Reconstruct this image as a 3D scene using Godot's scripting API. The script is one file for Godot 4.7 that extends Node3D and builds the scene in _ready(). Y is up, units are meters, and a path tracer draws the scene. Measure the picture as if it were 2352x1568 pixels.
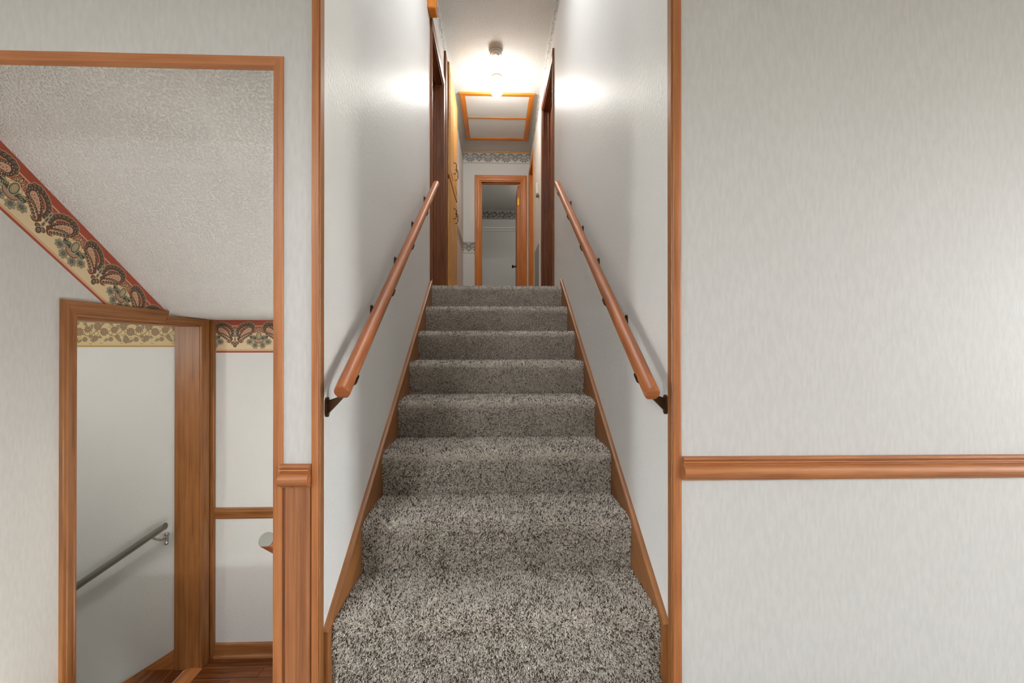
extends Node3D
# Metres. x to the right, y up from the floor of the front room, d (depth) ahead of the camera: V(x, y, d) = Vector3(x, y, -d).

const XL := -0.493      # left wall face of the stairs and the upper hall
const XR := 0.508       # right wall face
const FRONT := 1.27     # face of the front wall
const UP := 1.6         # upper hall floor
const TOP := 4.074      # upper hall ceiling
const LOW := -0.724     # side landing floor
const SIDE := -1.73     # side landing, wall with the door

var M := {}
var rng := RandomNumberGenerator.new()
var taken := {}

func _ready() -> void:
	rng.seed = 7
	# ---- camera
	var cam := Camera3D.new()
	cam.name = "camera"
	cam.fov = rad_to_deg(2.0 * atan(784.0 / 1030.0))
	cam.near = 0.02
	cam.far = 60.0
	cam.position = Vector3(0, 1.18, 0)
	cam.rotation = Vector3(deg_to_rad(0.167), deg_to_rad(-2.057), 0)
	add_child(cam)
	cam.current = true
	# ---- surroundings and exposure
	var env := Environment.new()
	var sky := Sky.new()
	var air := ProceduralSkyMaterial.new()
	air.sky_top_color = rgb(214, 224, 236)
	air.sky_horizon_color = rgb(236, 238, 240)
	air.ground_horizon_color = rgb(176, 174, 166)
	air.ground_bottom_color = rgb(150, 148, 140)
	sky.sky_material = air
	env.background_mode = Environment.BG_SKY
	env.sky = sky
	env.background_energy_multiplier = 52.0
	env.tonemap_mode = Environment.TONE_MAPPER_LINEAR
	env.tonemap_exposure = 1.13
	env.sdfgi_enabled = true
	env.ssao_enabled = true
	env.ssil_enabled = true
	var we := WorldEnvironment.new()
	we.name = "surroundings"
	we.environment = env
	add_child(we)
	make_materials()
	# ---- lamps (each builder makes the fitting and its light)
	panel_light(3.0, 2.44, -0.9, 0.55, 3.5, "square frosted ceiling light over the front room beside the plain wall")
	panel_light(-1.2, 2.44, -1.3, 0.55, 7.0, "unseen square ceiling light added as fill in the middle of the front room facing the stairs")  # added fill lamp behind the camera, lights the risers from the front
	panel_light(0.0, TOP, 2.3, 0.5, 1.8, "unseen square ceiling light added as fill high above the carpeted stairs")  # made-up lamp out of view, lifts the stair walls and treads
	added_wall_lamp(-0.613, 0.5, 1.78, 0.22)  # added lamp hidden by the opening edge, brightens the sloping ceiling
	jar_light(V(0.9, TOP, 8.2), 0.09, "unseen jelly-jar ceiling light added as fill in the bathroom behind the open door")  # unseen lamp put in to lighten the bathroom
	jar_light(V(0.009, TOP, 4.87), 0.58, "white jelly-jar ceiling light glowing in the upstairs hall")
	jar_light(V(-2.55, 1.33, 1.62), 0.15, "jelly-jar ceiling light over the basement steps, round the door")
	# ---- structure
	front_room()
	windows()
	stair_and_hall_shell()
	landing_shell()
	basement_shell()
	# ---- trim and doors
	front_trim()
	hall_doors()
	landing_door()
	# ---- things
	staircase()
	handrails()
	hall_things()
	borders()
	landing_things()

# ------------------------------------------------------------------ naming
func V(x: float, y: float, d: float) -> Vector3:
	return Vector3(x, y, -d)

func numbered(called: String) -> String:
	var n: int = taken.get(called, 0)
	taken[called] = n + 1
	return called if n == 0 else "%s_%03d" % [called, n]

func tag(o: Node3D, label: String, category: String, group := "", kind := "") -> Node3D:
	o.set_meta("label", label)
	if category: o.set_meta("category", category)
	if group: o.set_meta("group", group)
	if kind: o.set_meta("kind", kind)
	return o

func thing(called: String, label: String, category: String, at: Vector3, group := "", kind := "") -> Node3D:
	var o := Node3D.new()
	o.name = numbered(called)
	o.position = at
	add_child(o)
	return tag(o, label, category, group, kind)

# a mesh whose shape was written in scene coordinates
func obj(called: String, st: SurfaceTool, m: Material, parent: Node3D = self) -> MeshInstance3D:
	var o := MeshInstance3D.new()
	o.name = numbered(called) if parent == self else called
	o.mesh = st.commit()
	o.material_override = m
	parent.add_child(o, true)
	var p: Node = parent
	var off := Vector3.ZERO
	while p != self:
		off += (p as Node3D).position
		p = p.get_parent()
	o.position = -off
	return o

func struct(called: String, st: SurfaceTool, m: Material, label: String, category := "wall") -> MeshInstance3D:
	var o := obj(called, st, m)
	tag(o, label, category, "", "structure")
	return o

# ------------------------------------------------------------------ shapes
func tool() -> SurfaceTool:
	var st := SurfaceTool.new()
	st.begin(Mesh.PRIMITIVE_TRIANGLES)
	return st

func tri(st: SurfaceTool, p: Array, n: Array, uv: Array) -> void:
	var g: Vector3 = (p[0] - p[2]).cross(p[0] - p[1])
	var order := [0, 1, 2]
	if g.dot(n[0] + n[1] + n[2]) < 0.0:
		order = [0, 2, 1]
	for i in order:
		st.set_normal(n[i])
		st.set_uv(uv[i])
		st.add_vertex(p[i])

# flat polygon (convex, in order) facing n; grain runs along g
func face(st: SurfaceTool, p: Array, n: Vector3, g := Vector3.UP, off := Vector2.ZERO) -> void:
	n = n.normalized()
	var along := g - n * g.dot(n)
	if along.length() < 0.01:
		along = Vector3.RIGHT - n * n.x
		if along.length() < 0.01:
			along = Vector3.UP
	along = along.normalized()
	var across := n.cross(along)
	var uv := []
	for q in p:
		uv.append(Vector2(q.dot(along), q.dot(across)) + off)
	for i in range(1, p.size() - 1):
		tri(st, [p[0], p[i], p[i + 1]], [n, n, n], [uv[0], uv[i], uv[i + 1]])

# box with chamfered edges; c = 0 for sharp ones
func box(st: SurfaceTool, x0: float, x1: float, y0: float, y1: float, d0: float, d1: float, c := 0.0, g := Vector3.UP) -> void:
	var lo := Vector3(minf(x0, x1), minf(y0, y1), -maxf(d0, d1))
	var hi := Vector3(maxf(x0, x1), maxf(y0, y1), -minf(d0, d1))
	boxv(st, lo, hi, c, g)

func boxv(st: SurfaceTool, lo: Vector3, hi: Vector3, c: float, g: Vector3) -> void:
	var off := Vector2(rng.randf() * 5.0, rng.randf() * 5.0)
	var mid := (lo + hi) * 0.5
	var h := (hi - lo) * 0.5
	c = minf(c, minf(h.x, minf(h.y, h.z)) * 0.9)
	for ax in 3:
		var bx := (ax + 1) % 3
		var cx := (ax + 2) % 3
		for s in [-1.0, 1.0]:
			var n := Vector3.ZERO
			n[ax] = s
			var p := []
			for k in [[-1, -1], [1, -1], [1, 1], [-1, 1]]:
				var q := mid
				q[ax] += s * h[ax]
				q[bx] += k[0] * (h[bx] - c)
				q[cx] += k[1] * (h[cx] - c)
				p.append(q)
			face(st, p, n, g, off)
			if c > 0.0:
				for t in [-1.0, 1.0]:
					var e := []
					for k in [[-1, 0], [1, 0], [1, 1], [-1, 1]]:
						var q := mid
						q[cx] += k[0] * (h[cx] - c)
						q[ax] += s * (h[ax] - (c if k[1] else 0.0))
						q[bx] += t * (h[bx] - (0.0 if k[1] else c))
						e.append(q)
					var en := Vector3.ZERO
					en[ax] = s
					en[bx] = t
					face(st, e, en, g, off)
	if c > 0.0:
		for sx in [-1.0, 1.0]:
			for sy in [-1.0, 1.0]:
				for sz in [-1.0, 1.0]:
					var s := Vector3(sx, sy, sz)
					var k := mid + s * h
					face(st, [k - Vector3(0, sy * c, sz * c), k - Vector3(sx * c, 0, sz * c), k - Vector3(sx * c, sy * c, 0)], s, g, off)

# a closed outline (a, b) carried from p0 to p1 along A and B; m0, m1 shear the ends along the run by a (mitres)
func sweep(st: SurfaceTool, outline: Array, p0: Vector3, p1: Vector3, A: Vector3, B: Vector3, m0 := 0.0, m1 := 0.0, caps := true, crease := 40.0) -> void:
	var dir := (p1 - p0).normalized()
	var run := (p1 - p0).length()
	var n := outline.size()
	var area := 0.0
	for i in n:
		area += outline[i].cross(outline[(i + 1) % n])
	var sgn := signf(area)
	var fn := []
	for i in n:
		var e: Vector2 = outline[(i + 1) % n] - outline[i]
		fn.append((Vector2(e.y, -e.x) * sgn).normalized())
	var off := Vector2(rng.randf() * 5.0, rng.randf() * 5.0)
	var w := 0.0
	for i in n:
		var j := (i + 1) % n
		var a: Vector2 = outline[i]
		var b: Vector2 = outline[j]
		var na: Vector2 = fn[i]
		var nb: Vector2 = fn[i]
		var before: Vector2 = fn[(i + n - 1) % n]
		var after: Vector2 = fn[j]
		if absf(before.angle_to(fn[i])) < deg_to_rad(crease): na = (before + fn[i]).normalized()
		if absf(after.angle_to(fn[i])) < deg_to_rad(crease): nb = (after + fn[i]).normalized()
		var l := (b - a).length()
		var pa := p0 + A * a.x + B * a.y + dir * (m0 * a.x)
		var pb := p0 + A * b.x + B * b.y + dir * (m0 * b.x)
		var qa := p1 + A * a.x + B * a.y + dir * (m1 * a.x)
		var qb := p1 + A * b.x + B * b.y + dir * (m1 * b.x)
		var Na := A * na.x + B * na.y
		var Nb := A * nb.x + B * nb.y
		var ua := off + Vector2(0, w)
		var ub := off + Vector2(0, w + l)
		var uc := off + Vector2(run, w)
		var ud := off + Vector2(run, w + l)
		tri(st, [pa, pb, qb], [Na, Nb, Nb], [ua, ub, ud])
		tri(st, [pa, qb, qa], [Na, Nb, Na], [ua, ud, uc])
		w += l
	if caps:
		var pts := PackedVector2Array(outline)
		var t := Geometry2D.triangulate_polygon(pts)
		for k in range(0, t.size(), 3):
			var p := []
			var q := []
			var u := []
			for i in 3:
				var o: Vector2 = pts[t[k + i]]
				p.append(p0 + A * o.x + B * o.y + dir * (m0 * o.x))
				q.append(p1 + A * o.x + B * o.y + dir * (m1 * o.x))
				u.append(off + o)
			tri(st, p, [-dir, -dir, -dir], u)
			tri(st, q, [dir, dir, dir], u)

# polygon in the (d, y) plane, from x0 to x1, grain along a slope
func slab(st: SurfaceTool, poly: Array, x0: float, x1: float, slope := 0.0) -> void:
	var pts := PackedVector2Array(poly)
	var t := Geometry2D.triangulate_polygon(pts)
	var g := Vector3(0, sin(slope), -cos(slope))
	for s in [[x0, -signf(x1 - x0)], [x1, signf(x1 - x0)]]:
		for k in range(0, t.size(), 3):
			var p := []
			for i in 3:
				p.append(V(s[0], pts[t[k + i]].y, pts[t[k + i]].x))
			face(st, p, Vector3(s[1], 0, 0), g)
	var area := 0.0
	for i in pts.size():
		area += pts[i].cross(pts[(i + 1) % pts.size()])
	for i in pts.size():
		var a := pts[i]
		var b := pts[(i + 1) % pts.size()]
		var e := (b - a) * signf(area)
		face(st, [V(x0, a.y, a.x), V(x1, a.y, a.x), V(x1, b.y, b.x), V(x0, b.y, b.x)], V(0, -e.x, e.y), V(0, b.y - a.y, b.x - a.x))

# rings of points of equal count joined with smooth normals, ends closed
func loft(st: SurfaceTool, rings: Array, closed_ends := true) -> void:
	var n: int = rings[0].size()
	var off := Vector2(rng.randf() * 5.0, rng.randf() * 5.0)
	var cen := []
	for r in rings:
		var c := Vector3.ZERO
		for p in r: c += p
		cen.append(c / n)
	var nor := []
	for i in rings.size():
		var row := []
		for j in n:
			var a: Vector3 = rings[i][(j + 1) % n] - rings[i][(j + n - 1) % n]
			var b: Vector3 = rings[mini(i + 1, rings.size() - 1)][j] - rings[maxi(i - 1, 0)][j]
			var k := a.cross(b).normalized()
			if k.dot(rings[i][j] - cen[i]) < 0.0: k = -k
			if k.length() < 0.5: k = (rings[i][j] - cen[i]).normalized()
			row.append(k)
		nor.append(row)
	var u := 0.0
	for i in rings.size() - 1:
		var step: float = (cen[i + 1] - cen[i]).length()
		for j in n:
			var k := (j + 1) % n
			var w0 := 0.14 * j / n
			var w1 := 0.14 * (j + 1) / n
			var uv := [off + Vector2(u, w0), off + Vector2(u, w1), off + Vector2(u + step, w1), off + Vector2(u + step, w0)]
			var p := [rings[i][j], rings[i][k], rings[i + 1][k], rings[i + 1][j]]
			var m := [nor[i][j], nor[i][k], nor[i + 1][k], nor[i + 1][j]]
			tri(st, [p[0], p[1], p[2]], [m[0], m[1], m[2]], [uv[0], uv[1], uv[2]])
			tri(st, [p[0], p[2], p[3]], [m[0], m[2], m[3]], [uv[0], uv[2], uv[3]])
		u += step
	if closed_ends:
		for e in [0, rings.size() - 1]:
			var out: Vector3 = (cen[0] - cen[1]) if e == 0 else (cen[e] - cen[e - 1])
			var across: Vector3 = (rings[e][0] - cen[e]).normalized()
			face(st, rings[e], out, across, off)

# turned shape: profile of (radius, height) about the y axis through c
func lathe(st: SurfaceTool, prof: Array, c: Vector3, n := 32) -> void:
	var rings := []
	for q in prof:
		var r := []
		for j in n:
			var a := TAU * j / n
			r.append(c + Vector3(cos(a) * maxf(q.x, 0.0004), q.y, sin(a) * maxf(q.x, 0.0004)))
		rings.append(r)
	loft(st, rings)

func bar(st: SurfaceTool, path: Array, r: float, n := 10) -> void:
	var rings := []
	for i in path.size():
		var t: Vector3 = (path[mini(i + 1, path.size() - 1)] - path[maxi(i - 1, 0)]).normalized()
		var a := t.cross(Vector3.UP if absf(t.y) < 0.9 else Vector3.RIGHT).normalized()
		var b := t.cross(a)
		var ring := []
		for j in n:
			ring.append(path[i] + (a * cos(TAU * j / n) + b * sin(TAU * j / n)) * r)
		rings.append(ring)
	loft(st, rings)

# ------------------------------------------------------------------ pictures for materials
func noise_bytes(w: int, h: int, freq: float, sd: int, octaves := 3, kind := FastNoiseLite.TYPE_SIMPLEX) -> Image:
	var f := FastNoiseLite.new()
	f.seed = sd
	f.noise_type = kind
	f.frequency = freq
	f.fractal_octaves = octaves
	return f.get_seamless_image(w, h, false, false, 0.15, true)

func texture(im: Image) -> ImageTexture:
	return ImageTexture.create_from_image(im)

# grain runs along u
func wood_image(dark: Color, mid: Color, light: Color, sd: int, knots := 0) -> Image:
	var W := 1024
	var H := 512
	var broad := noise_bytes(32, 256, 0.022, sd, 3)
	broad.resize(W, H, Image.INTERPOLATE_CUBIC)
	var fine := noise_bytes(24, 512, 0.11, sd + 1, 3)
	fine.resize(W, H, Image.INTERPOLATE_CUBIC)
	var blot := noise_bytes(128, 128, 0.02, sd + 2, 4)
	blot.resize(W, H, Image.INTERPOLATE_CUBIC)
	var a := broad.get_data()
	var b := fine.get_data()
	var c := blot.get_data()
	var spots := []
	for k in knots:
		spots.append([rng.randf() * W, rng.randf() * H, rng.randf_range(9, 20)])
	var out := PackedByteArray()
	out.resize(W * H * 3)
	for i in W * H:
		var t := a[i] / 255.0 * 0.45 + b[i] / 255.0 * 0.35 + c[i] / 255.0 * 0.2
		t = clampf((t - 0.5) * 1.25 + 0.5, 0.0, 1.0)
		if knots:
			var x := i % W
			var y := i / W
			for s in spots:
				var q: float = Vector2((x - s[0]) * 0.35, y - s[1]).length() / s[2]
				if q < 1.0: t *= 0.25 + 0.75 * q * q
		var k := dark.lerp(mid, t * 2.0) if t < 0.5 else mid.lerp(light, t * 2.0 - 1.0)
		out[i * 3] = int(k.r * 255)
		out[i * 3 + 1] = int(k.g * 255)
		out[i * 3 + 2] = int(k.b * 255)
	return Image.create_from_data(W, H, false, Image.FORMAT_RGB8, out)

func wood(dark: Color, mid: Color, light: Color, sd: int, rough: float, knots := 0) -> StandardMaterial3D:
	var m := StandardMaterial3D.new()
	m.albedo_texture = texture(wood_image(dark, mid, light, sd, knots))
	m.uv1_scale = Vector3(1.1, 5.0, 1)
	m.roughness = rough
	m.metallic_specular = 0.5
	return m

func paint(c: Color, rough: float, height: Texture2D = null, depth := 0.0, scale := 1.0) -> StandardMaterial3D:
	var m := StandardMaterial3D.new()
	m.albedo_color = c
	m.roughness = rough
	m.uv1_scale = Vector3.ONE * scale
	if height:
		m.heightmap_enabled = true
		m.heightmap_texture = height
		m.heightmap_scale = depth
	return m

func plain(c: Color, rough: float, metal := 0.0) -> StandardMaterial3D:
	var m := StandardMaterial3D.new()
	m.albedo_color = c
	m.roughness = rough
	m.metallic = metal
	return m

func rgb(r: int, g: int, b: int) -> Color:
	return Color8(r, g, b)

func make_materials() -> void:
	M.trim = wood(rgb(144, 84, 44), rgb(174, 110, 62), rgb(194, 132, 82), 11, 0.42)
	M.rail = wood(rgb(116, 62, 28), rgb(158, 90, 46), rgb(182, 114, 64), 21, 0.42)
	M.hall_trim = wood(rgb(172, 90, 20), rgb(202, 118, 32), rgb(218, 144, 56), 31, 0.35)
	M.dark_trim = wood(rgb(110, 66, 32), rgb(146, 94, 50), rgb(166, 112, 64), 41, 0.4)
	M.stain = wood(rgb(78, 40, 18), rgb(118, 66, 32), rgb(140, 84, 44), 45, 0.4)
	M.rough_board = wood(rgb(112, 66, 34), rgb(160, 100, 58), rgb(186, 126, 78), 51, 0.55)
	M.rough_board.uv1_scale = Vector3(0.7, 9.0, 1)
	var saw := noise_bytes(24, 512, 0.16, 52, 2)
	saw.resize(512, 512, Image.INTERPOLATE_CUBIC)
	M.rough_board.heightmap_enabled = true
	M.rough_board.heightmap_texture = texture(saw)
	M.rough_board.heightmap_scale = 0.12
	M.pine = wood(rgb(176, 118, 52), rgb(218, 164, 92), rgb(232, 186, 118), 61, 0.35, 5)
	M.planks = []
	for k in 3:
		M.planks.append(wood([rgb(64, 30, 12), rgb(74, 36, 14), rgb(58, 28, 12)][k], [rgb(108, 58, 24), rgb(120, 66, 28), rgb(98, 52, 22)][k], [rgb(146, 86, 40), rgb(152, 90, 42), rgb(134, 78, 36)][k], 71 + k * 3, 0.3, 4))
	# papered walls: fine upright fibres
	var fibre := noise_bytes(64, 1024, 0.2, 81, 3)
	fibre.resize(1024, 1024, Image.INTERPOLATE_CUBIC)
	M.paper = paint(rgb(204, 202, 199), 0.5, texture(fibre), 0.015, 2.2)
	var soil := noise_bytes(128, 512, 0.045, 82, 4)
	soil.resize(512, 512, Image.INTERPOLATE_CUBIC)
	M.paper.albedo_texture = texture(ramp(soil, rgb(244, 244, 243), rgb(255, 255, 255)))
	var peel := noise_bytes(320, 640, 0.07, 86, 3)
	peel.resize(640, 640, Image.INTERPOLATE_CUBIC)
	# gloss paint over the same paper on the stairs
	var orange := noise_bytes(512, 512, 0.05, 83, 3)
	M.gloss = paint(rgb(222, 221, 218), 0.4, texture(peel), 0.08, 1.6)
	M.gloss.metallic_specular = 0.22
	M.sheen = paint(rgb(222, 221, 218), 0.36, texture(peel), 0.06, 1.6)
	M.flat = paint(rgb(217, 218, 216), 0.55, texture(orange), 0.04, 2.0)
	# sprayed ceilings
	var grains := FastNoiseLite.new()
	grains.seed = 84
	grains.noise_type = FastNoiseLite.TYPE_CELLULAR
	grains.cellular_return_type = FastNoiseLite.RETURN_DISTANCE
	grains.frequency = 0.075
	grains.fractal_octaves = 2
	var pop := grains.get_seamless_image(1024, 1024, false, false, 0.1, true)
	pop = ramp(pop, Color.WHITE, Color.BLACK, 0.05, 0.5)
	M.popcorn = paint(rgb(238, 238, 235), 0.75, texture(pop), 0.45, 1.5)
	M.hall_ceiling = paint(rgb(232, 231, 228), 0.8, texture(pop), 0.3, 1.9)
	M.hall_ceiling.albedo_texture = texture(ramp(noise_bytes(1024, 1024, 0.06, 85, 2), rgb(222, 219, 213), rgb(255, 255, 255), 0.3, 0.6))
	M.white = plain(rgb(226, 225, 221), 0.45)
	M.plastic = plain(rgb(222, 218, 208), 0.4)
	M.bronze = plain(rgb(78, 54, 34), 0.38, 0.75)
	M.iron = plain(rgb(46, 32, 22), 0.45, 0.5)
	M.brass = plain(rgb(206, 156, 52), 0.28, 0.9)
	M.grey_rail = plain(rgb(128, 127, 118), 0.34, 0.25)
	M.chrome = plain(rgb(205, 205, 202), 0.25, 0.9)
	M.grey_metal = plain(rgb(150, 150, 146), 0.5, 0.1)
	M.black = plain(rgb(26, 20, 16), 0.7)
	M.glare_end = plain(rgb(146, 146, 139), 0.6)  # glare on a varnished rail end, put into the colour
	M.wire = plain(rgb(226, 226, 222), 0.3, 0.2)
	M.carpet = StandardMaterial3D.new()
	M.carpet.albedo_texture = texture(ramp(noise_bytes(512, 512, 0.3, 91, 2), rgb(132, 122, 112), rgb(206, 196, 184), 0.25, 0.75))
	M.carpet.uv1_scale = Vector3(3, 3, 3)
	M.carpet.roughness = 1.0
	M.carpet.metallic_specular = 0.1
	M.pile = StandardMaterial3D.new()
	M.pile.vertex_color_use_as_albedo = true
	M.pile.roughness = 0.9
	M.pile.metallic_specular = 0.15
	M.paisley = printed(paisley_image({"ground": rgb(216, 194, 156), "brick": rgb(160, 72, 50), "line": rgb(212, 166, 130), "outline": rgb(198, 164, 118), "brown": rgb(84, 58, 44), "body": rgb(200, 156, 124), "green": rgb(146, 146, 122), "deep": rgb(62, 66, 54), "petal": rgb(126, 118, 104)}))
	M.grey_paisley = printed(paisley_image({"ground": rgb(212, 213, 206), "brick": rgb(176, 176, 172), "line": rgb(206, 204, 192), "outline": rgb(190, 190, 186), "brown": rgb(120, 119, 117), "body": rgb(186, 184, 178), "green": rgb(164, 164, 160), "deep": rgb(110, 110, 108), "petal": rgb(138, 137, 134)}))
	M.floral = printed(floral_image(rgb(208, 186, 138), rgb(180, 146, 86), rgb(124, 110, 78), rgb(136, 106, 82), rgb(130, 126, 100)))
	M.bath_floral = printed(floral_image(rgb(172, 170, 164), rgb(126, 124, 118), rgb(146, 144, 138), rgb(84, 80, 76), rgb(118, 116, 110)))

func ramp(im: Image, a: Color, b: Color, lo := 0.0, hi := 1.0) -> Image:
	var d := im.get_data()
	var n := im.get_width() * im.get_height()
	var out := PackedByteArray()
	out.resize(n * 3)
	for i in n:
		var t := clampf((d[i] / 255.0 - lo) / (hi - lo), 0.0, 1.0)
		out[i * 3] = int(lerpf(a.r, b.r, t) * 255)
		out[i * 3 + 1] = int(lerpf(a.g, b.g, t) * 255)
		out[i * 3 + 2] = int(lerpf(a.b, b.b, t) * 255)
	return Image.create_from_data(im.get_width(), im.get_height(), false, Image.FORMAT_RGB8, out)

func printed(im: Image) -> StandardMaterial3D:
	var m := StandardMaterial3D.new()
	m.albedo_texture = texture(im)
	m.roughness = 0.6
	return m

# --- a brush for printed borders: millimetres, wrapped along x, mirrored about x = mirror where wanted
var im: Image
var px_mm := 3.4
var wide := 285.0
var mirror := -1.0

func ell(x: float, y: float, rx: float, ry: float, turn: float, c: Color) -> void:
	var list := [[x, turn]]
	if mirror >= 0.0:
		list.append([2.0 * mirror - x, -turn])
	for q in list:
		for w in [-wide, 0.0, wide]:
			_ell(q[0] + w, y, rx, ry, q[1], c)

func _ell(x: float, y: float, rx: float, ry: float, turn: float, c: Color) -> void:
	var r := maxf(rx, ry)
	if x + r < 0.0 or x - r > wide: return
	var ca := cos(turn)
	var sa := sin(turn)
	for j in range(maxi(0, int((y - r) * px_mm)), mini(im.get_height(), int((y + r) * px_mm) + 2)):
		for i in range(maxi(0, int((x - r) * px_mm)), mini(im.get_width(), int((x + r) * px_mm) + 2)):
			var dx := (i + 0.5) / px_mm - x
			var dy := (j + 0.5) / px_mm - y
			var a := (dx * ca + dy * sa) / rx
			var b := (-dx * sa + dy * ca) / ry
			if a * a + b * b < 1.0: im.set_pixel(i, j, c)

func stroke(p: Array, r0: float, r1: float, c: Color) -> void:
	var cur := Curve2D.new()
	for i in p.size():
		var t: Vector2 = (p[mini(i + 1, p.size() - 1)] - p[maxi(i - 1, 0)]) / 6.0
		cur.add_point(p[i], -t, t)
	var l := cur.get_baked_length()
	var n := maxi(2, int(l / maxf(0.35, minf(r0, r1) * 0.6)))
	for k in n + 1:
		var q := cur.sample_baked(l * k / n)
		var r := lerpf(r0, r1, float(k) / n)
		ell(q.x, q.y, r, r, 0, c)

func flower(x: float, y: float, r: float, n: int, turn: float, rim: Color, fill: Color, heart: Color) -> void:
	for k in n:
		var a := turn + TAU * k / n
		ell(x + cos(a) * r * 0.6, y + sin(a) * r * 0.6, r * 0.46, r * 0.27, a, rim)
	for k in n:
		var a := turn + TAU * k / n
		ell(x + cos(a) * r * 0.58, y + sin(a) * r * 0.58, r * 0.33, r * 0.17, a, fill)
	ell(x, y, r * 0.3, r * 0.3, 0, rim)
	ell(x, y, r * 0.17, r * 0.17, 0, heart)

func paisley_image(c: Dictionary) -> Image:
	wide = 285.0
	var high := 197.0
	im = Image.create(int(wide * px_mm), int(high * px_mm), false, Image.FORMAT_RGB8)
	im.fill(c.ground)
	var C := wide / 2.0     # the V stands in the middle, the flower at the ends
	mirror = C
	im.fill_rect(Rect2i(0, 0, im.get_width(), int(33 * px_mm)), c.brick)
	im.fill_rect(Rect2i(0, int(33 * px_mm), im.get_width(), int(5 * px_mm)), c.line)
	var edge := [[0, 64], [30, 76], [60, 72], [100, 80], [120, 77], [143, 62]]
	for i in im.get_width():
		var x := absf(i / px_mm - C)
		var yb := 62.0
		for k in edge.size() - 1:
			if x >= edge[k][0] and x <= edge[k + 1][0]:
				yb = lerpf(edge[k][1], edge[k + 1][1], (x - edge[k][0]) / (edge[k + 1][0] - edge[k][0]))
		im.fill_rect(Rect2i(i, int(38 * px_mm), 1, int((yb - 38) * px_mm)), c.brick)
	im.fill_rect(Rect2i(0, int(178 * px_mm), im.get_width(), int(2.2 * px_mm)), c.line.darkened(0.2))
	im.fill_rect(Rect2i(0, int(181 * px_mm), im.get_width(), int(7 * px_mm)), c.line)
	im.fill_rect(Rect2i(0, int(187 * px_mm), im.get_width(), int(10 * px_mm)), c.brick)
	# flower and its leaves
	var F := C + 142.5
	ell(F, 112, 42, 24, 0, c.outline)
	ell(F, 112, 39, 21, 0, c.green)
	for l in [[F - 54, 131, 21, 17, 0.5], [F - 22, 151, 19, 21, 0.25]]:
		for k in 7:
			var a: float = l[4] + TAU * k / 7.0
			ell(l[0] + cos(a) * l[2] * 0.78, l[1] + sin(a) * l[3] * 0.78, 8.5, 7.5, a, c.outline)
		ell(l[0], l[1], l[2], l[3], l[4], c.outline)
		for k in 7:
			var a: float = l[4] + TAU * k / 7.0
			ell(l[0] + cos(a) * l[2] * 0.75, l[1] + sin(a) * l[3] * 0.75, 6.8, 5.8, a, c.petal.lerp(c.green, 0.5))
		ell(l[0], l[1], l[2] * 0.86, l[3] * 0.86, l[4], c.green)
		for k in 7:
			var a: float = l[4] + TAU * (k + 0.5) / 7.0
			ell(l[0] + cos(a) * l[2] * 0.52, l[1] + sin(a) * l[3] * 0.52, 6, 3.4, a, c.petal)
			ell(l[0] + cos(a) * l[2] * 0.4, l[1] + sin(a) * l[3] * 0.4, 2.2, 1.2, a, c.deep)
		ell(l[0], l[1], 6, 6, 0, c.deep)
		for k in 4:
			ell(l[0] + cos(k * 1.57) * 2.8, l[1] + sin(k * 1.57) * 2.8, 1.2, 1.2, 0, c.outline)
	ell(F - 30, 103, 25, 11, 0.35, c.deep)
	ell(F - 46, 106, 12, 7, 0.9, c.deep)
	for k in 6:
		ell(F - 20 - k * 6, 96 + k * 3.5, 5, 2.2, 1.1, c.green)
	stroke([Vector2(F - 3, 74), Vector2(F - 20, 78), Vector2(F - 30, 93), Vector2(F - 47, 95)], 2.6, 1.8, c.outline)
	stroke([Vector2(F - 26, 117), Vector2(F - 17, 129), Vector2(F, 134)], 3.8, 3.8, c.body.lerp(c.brick, 0.35))
	stroke([Vector2(F - 30, 121), Vector2(F - 19, 134), Vector2(F, 139)], 1.6, 1.6, c.brown)
	ell(F, 96, 18, 28, 0, c.outline)
	ell(F, 96, 15.5, 25, 0, c.deep)
	ell(F, 95, 12.5, 21, 0, c.green)
	ell(F, 92, 7, 12, 0, c.outline)
	for k in 5:
		ell(F + sin(k * 2.4) * 3.5, 84 + k * 4.0, 1.2, 1.2, 0, c.brown)
	for l in [[0, 52, 7, 14, 0.0], [-11, 58, 5, 11, -0.8], [-17, 66, 5, 9, -1.2]]:
		ell(F + l[0], l[1], l[2] + 1.8, l[3] + 1.8, l[4], c.outline)
		ell(F + l[0], l[1], l[2], l[3], l[4], c.brown)
		ell(F + l[0], l[1], l[2] * 0.5, l[3] * 0.55, l[4], c.body)
	# the pair of paisleys: scallops, dark rim, dotted edge, light body, hooked tail
	var rim := [[109, 44], [101, 30], [87, 24], [71, 25], [55, 29], [40, 36], [27, 46], [17, 58], [12, 73], [11, 88]]
	for q in rim: ell(C + q[0], q[1], 14.5, 14.5, 0, c.outline)
	for q in rim: ell(C + q[0], q[1], 12.0, 12.0, 0, c.brown)
	for q in rim:
		var to := Vector2(58 - q[0], 70 - q[1]).normalized()
		ell(C + q[0] - to.x * 3.0, q[1] - to.y * 3.0, 6.8, 4.2, to.angle(), c.petal)
		ell(C + q[0] - to.x * 2.0, q[1] - to.y * 2.0, 4.0, 1.8, to.angle(), c.deep)
	var spine := [[90, 56, 25], [76, 62, 23], [62, 70, 21], [49, 80, 18.5], [37, 92, 15.5], [27, 104, 12], [21, 114, 9]]
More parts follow.
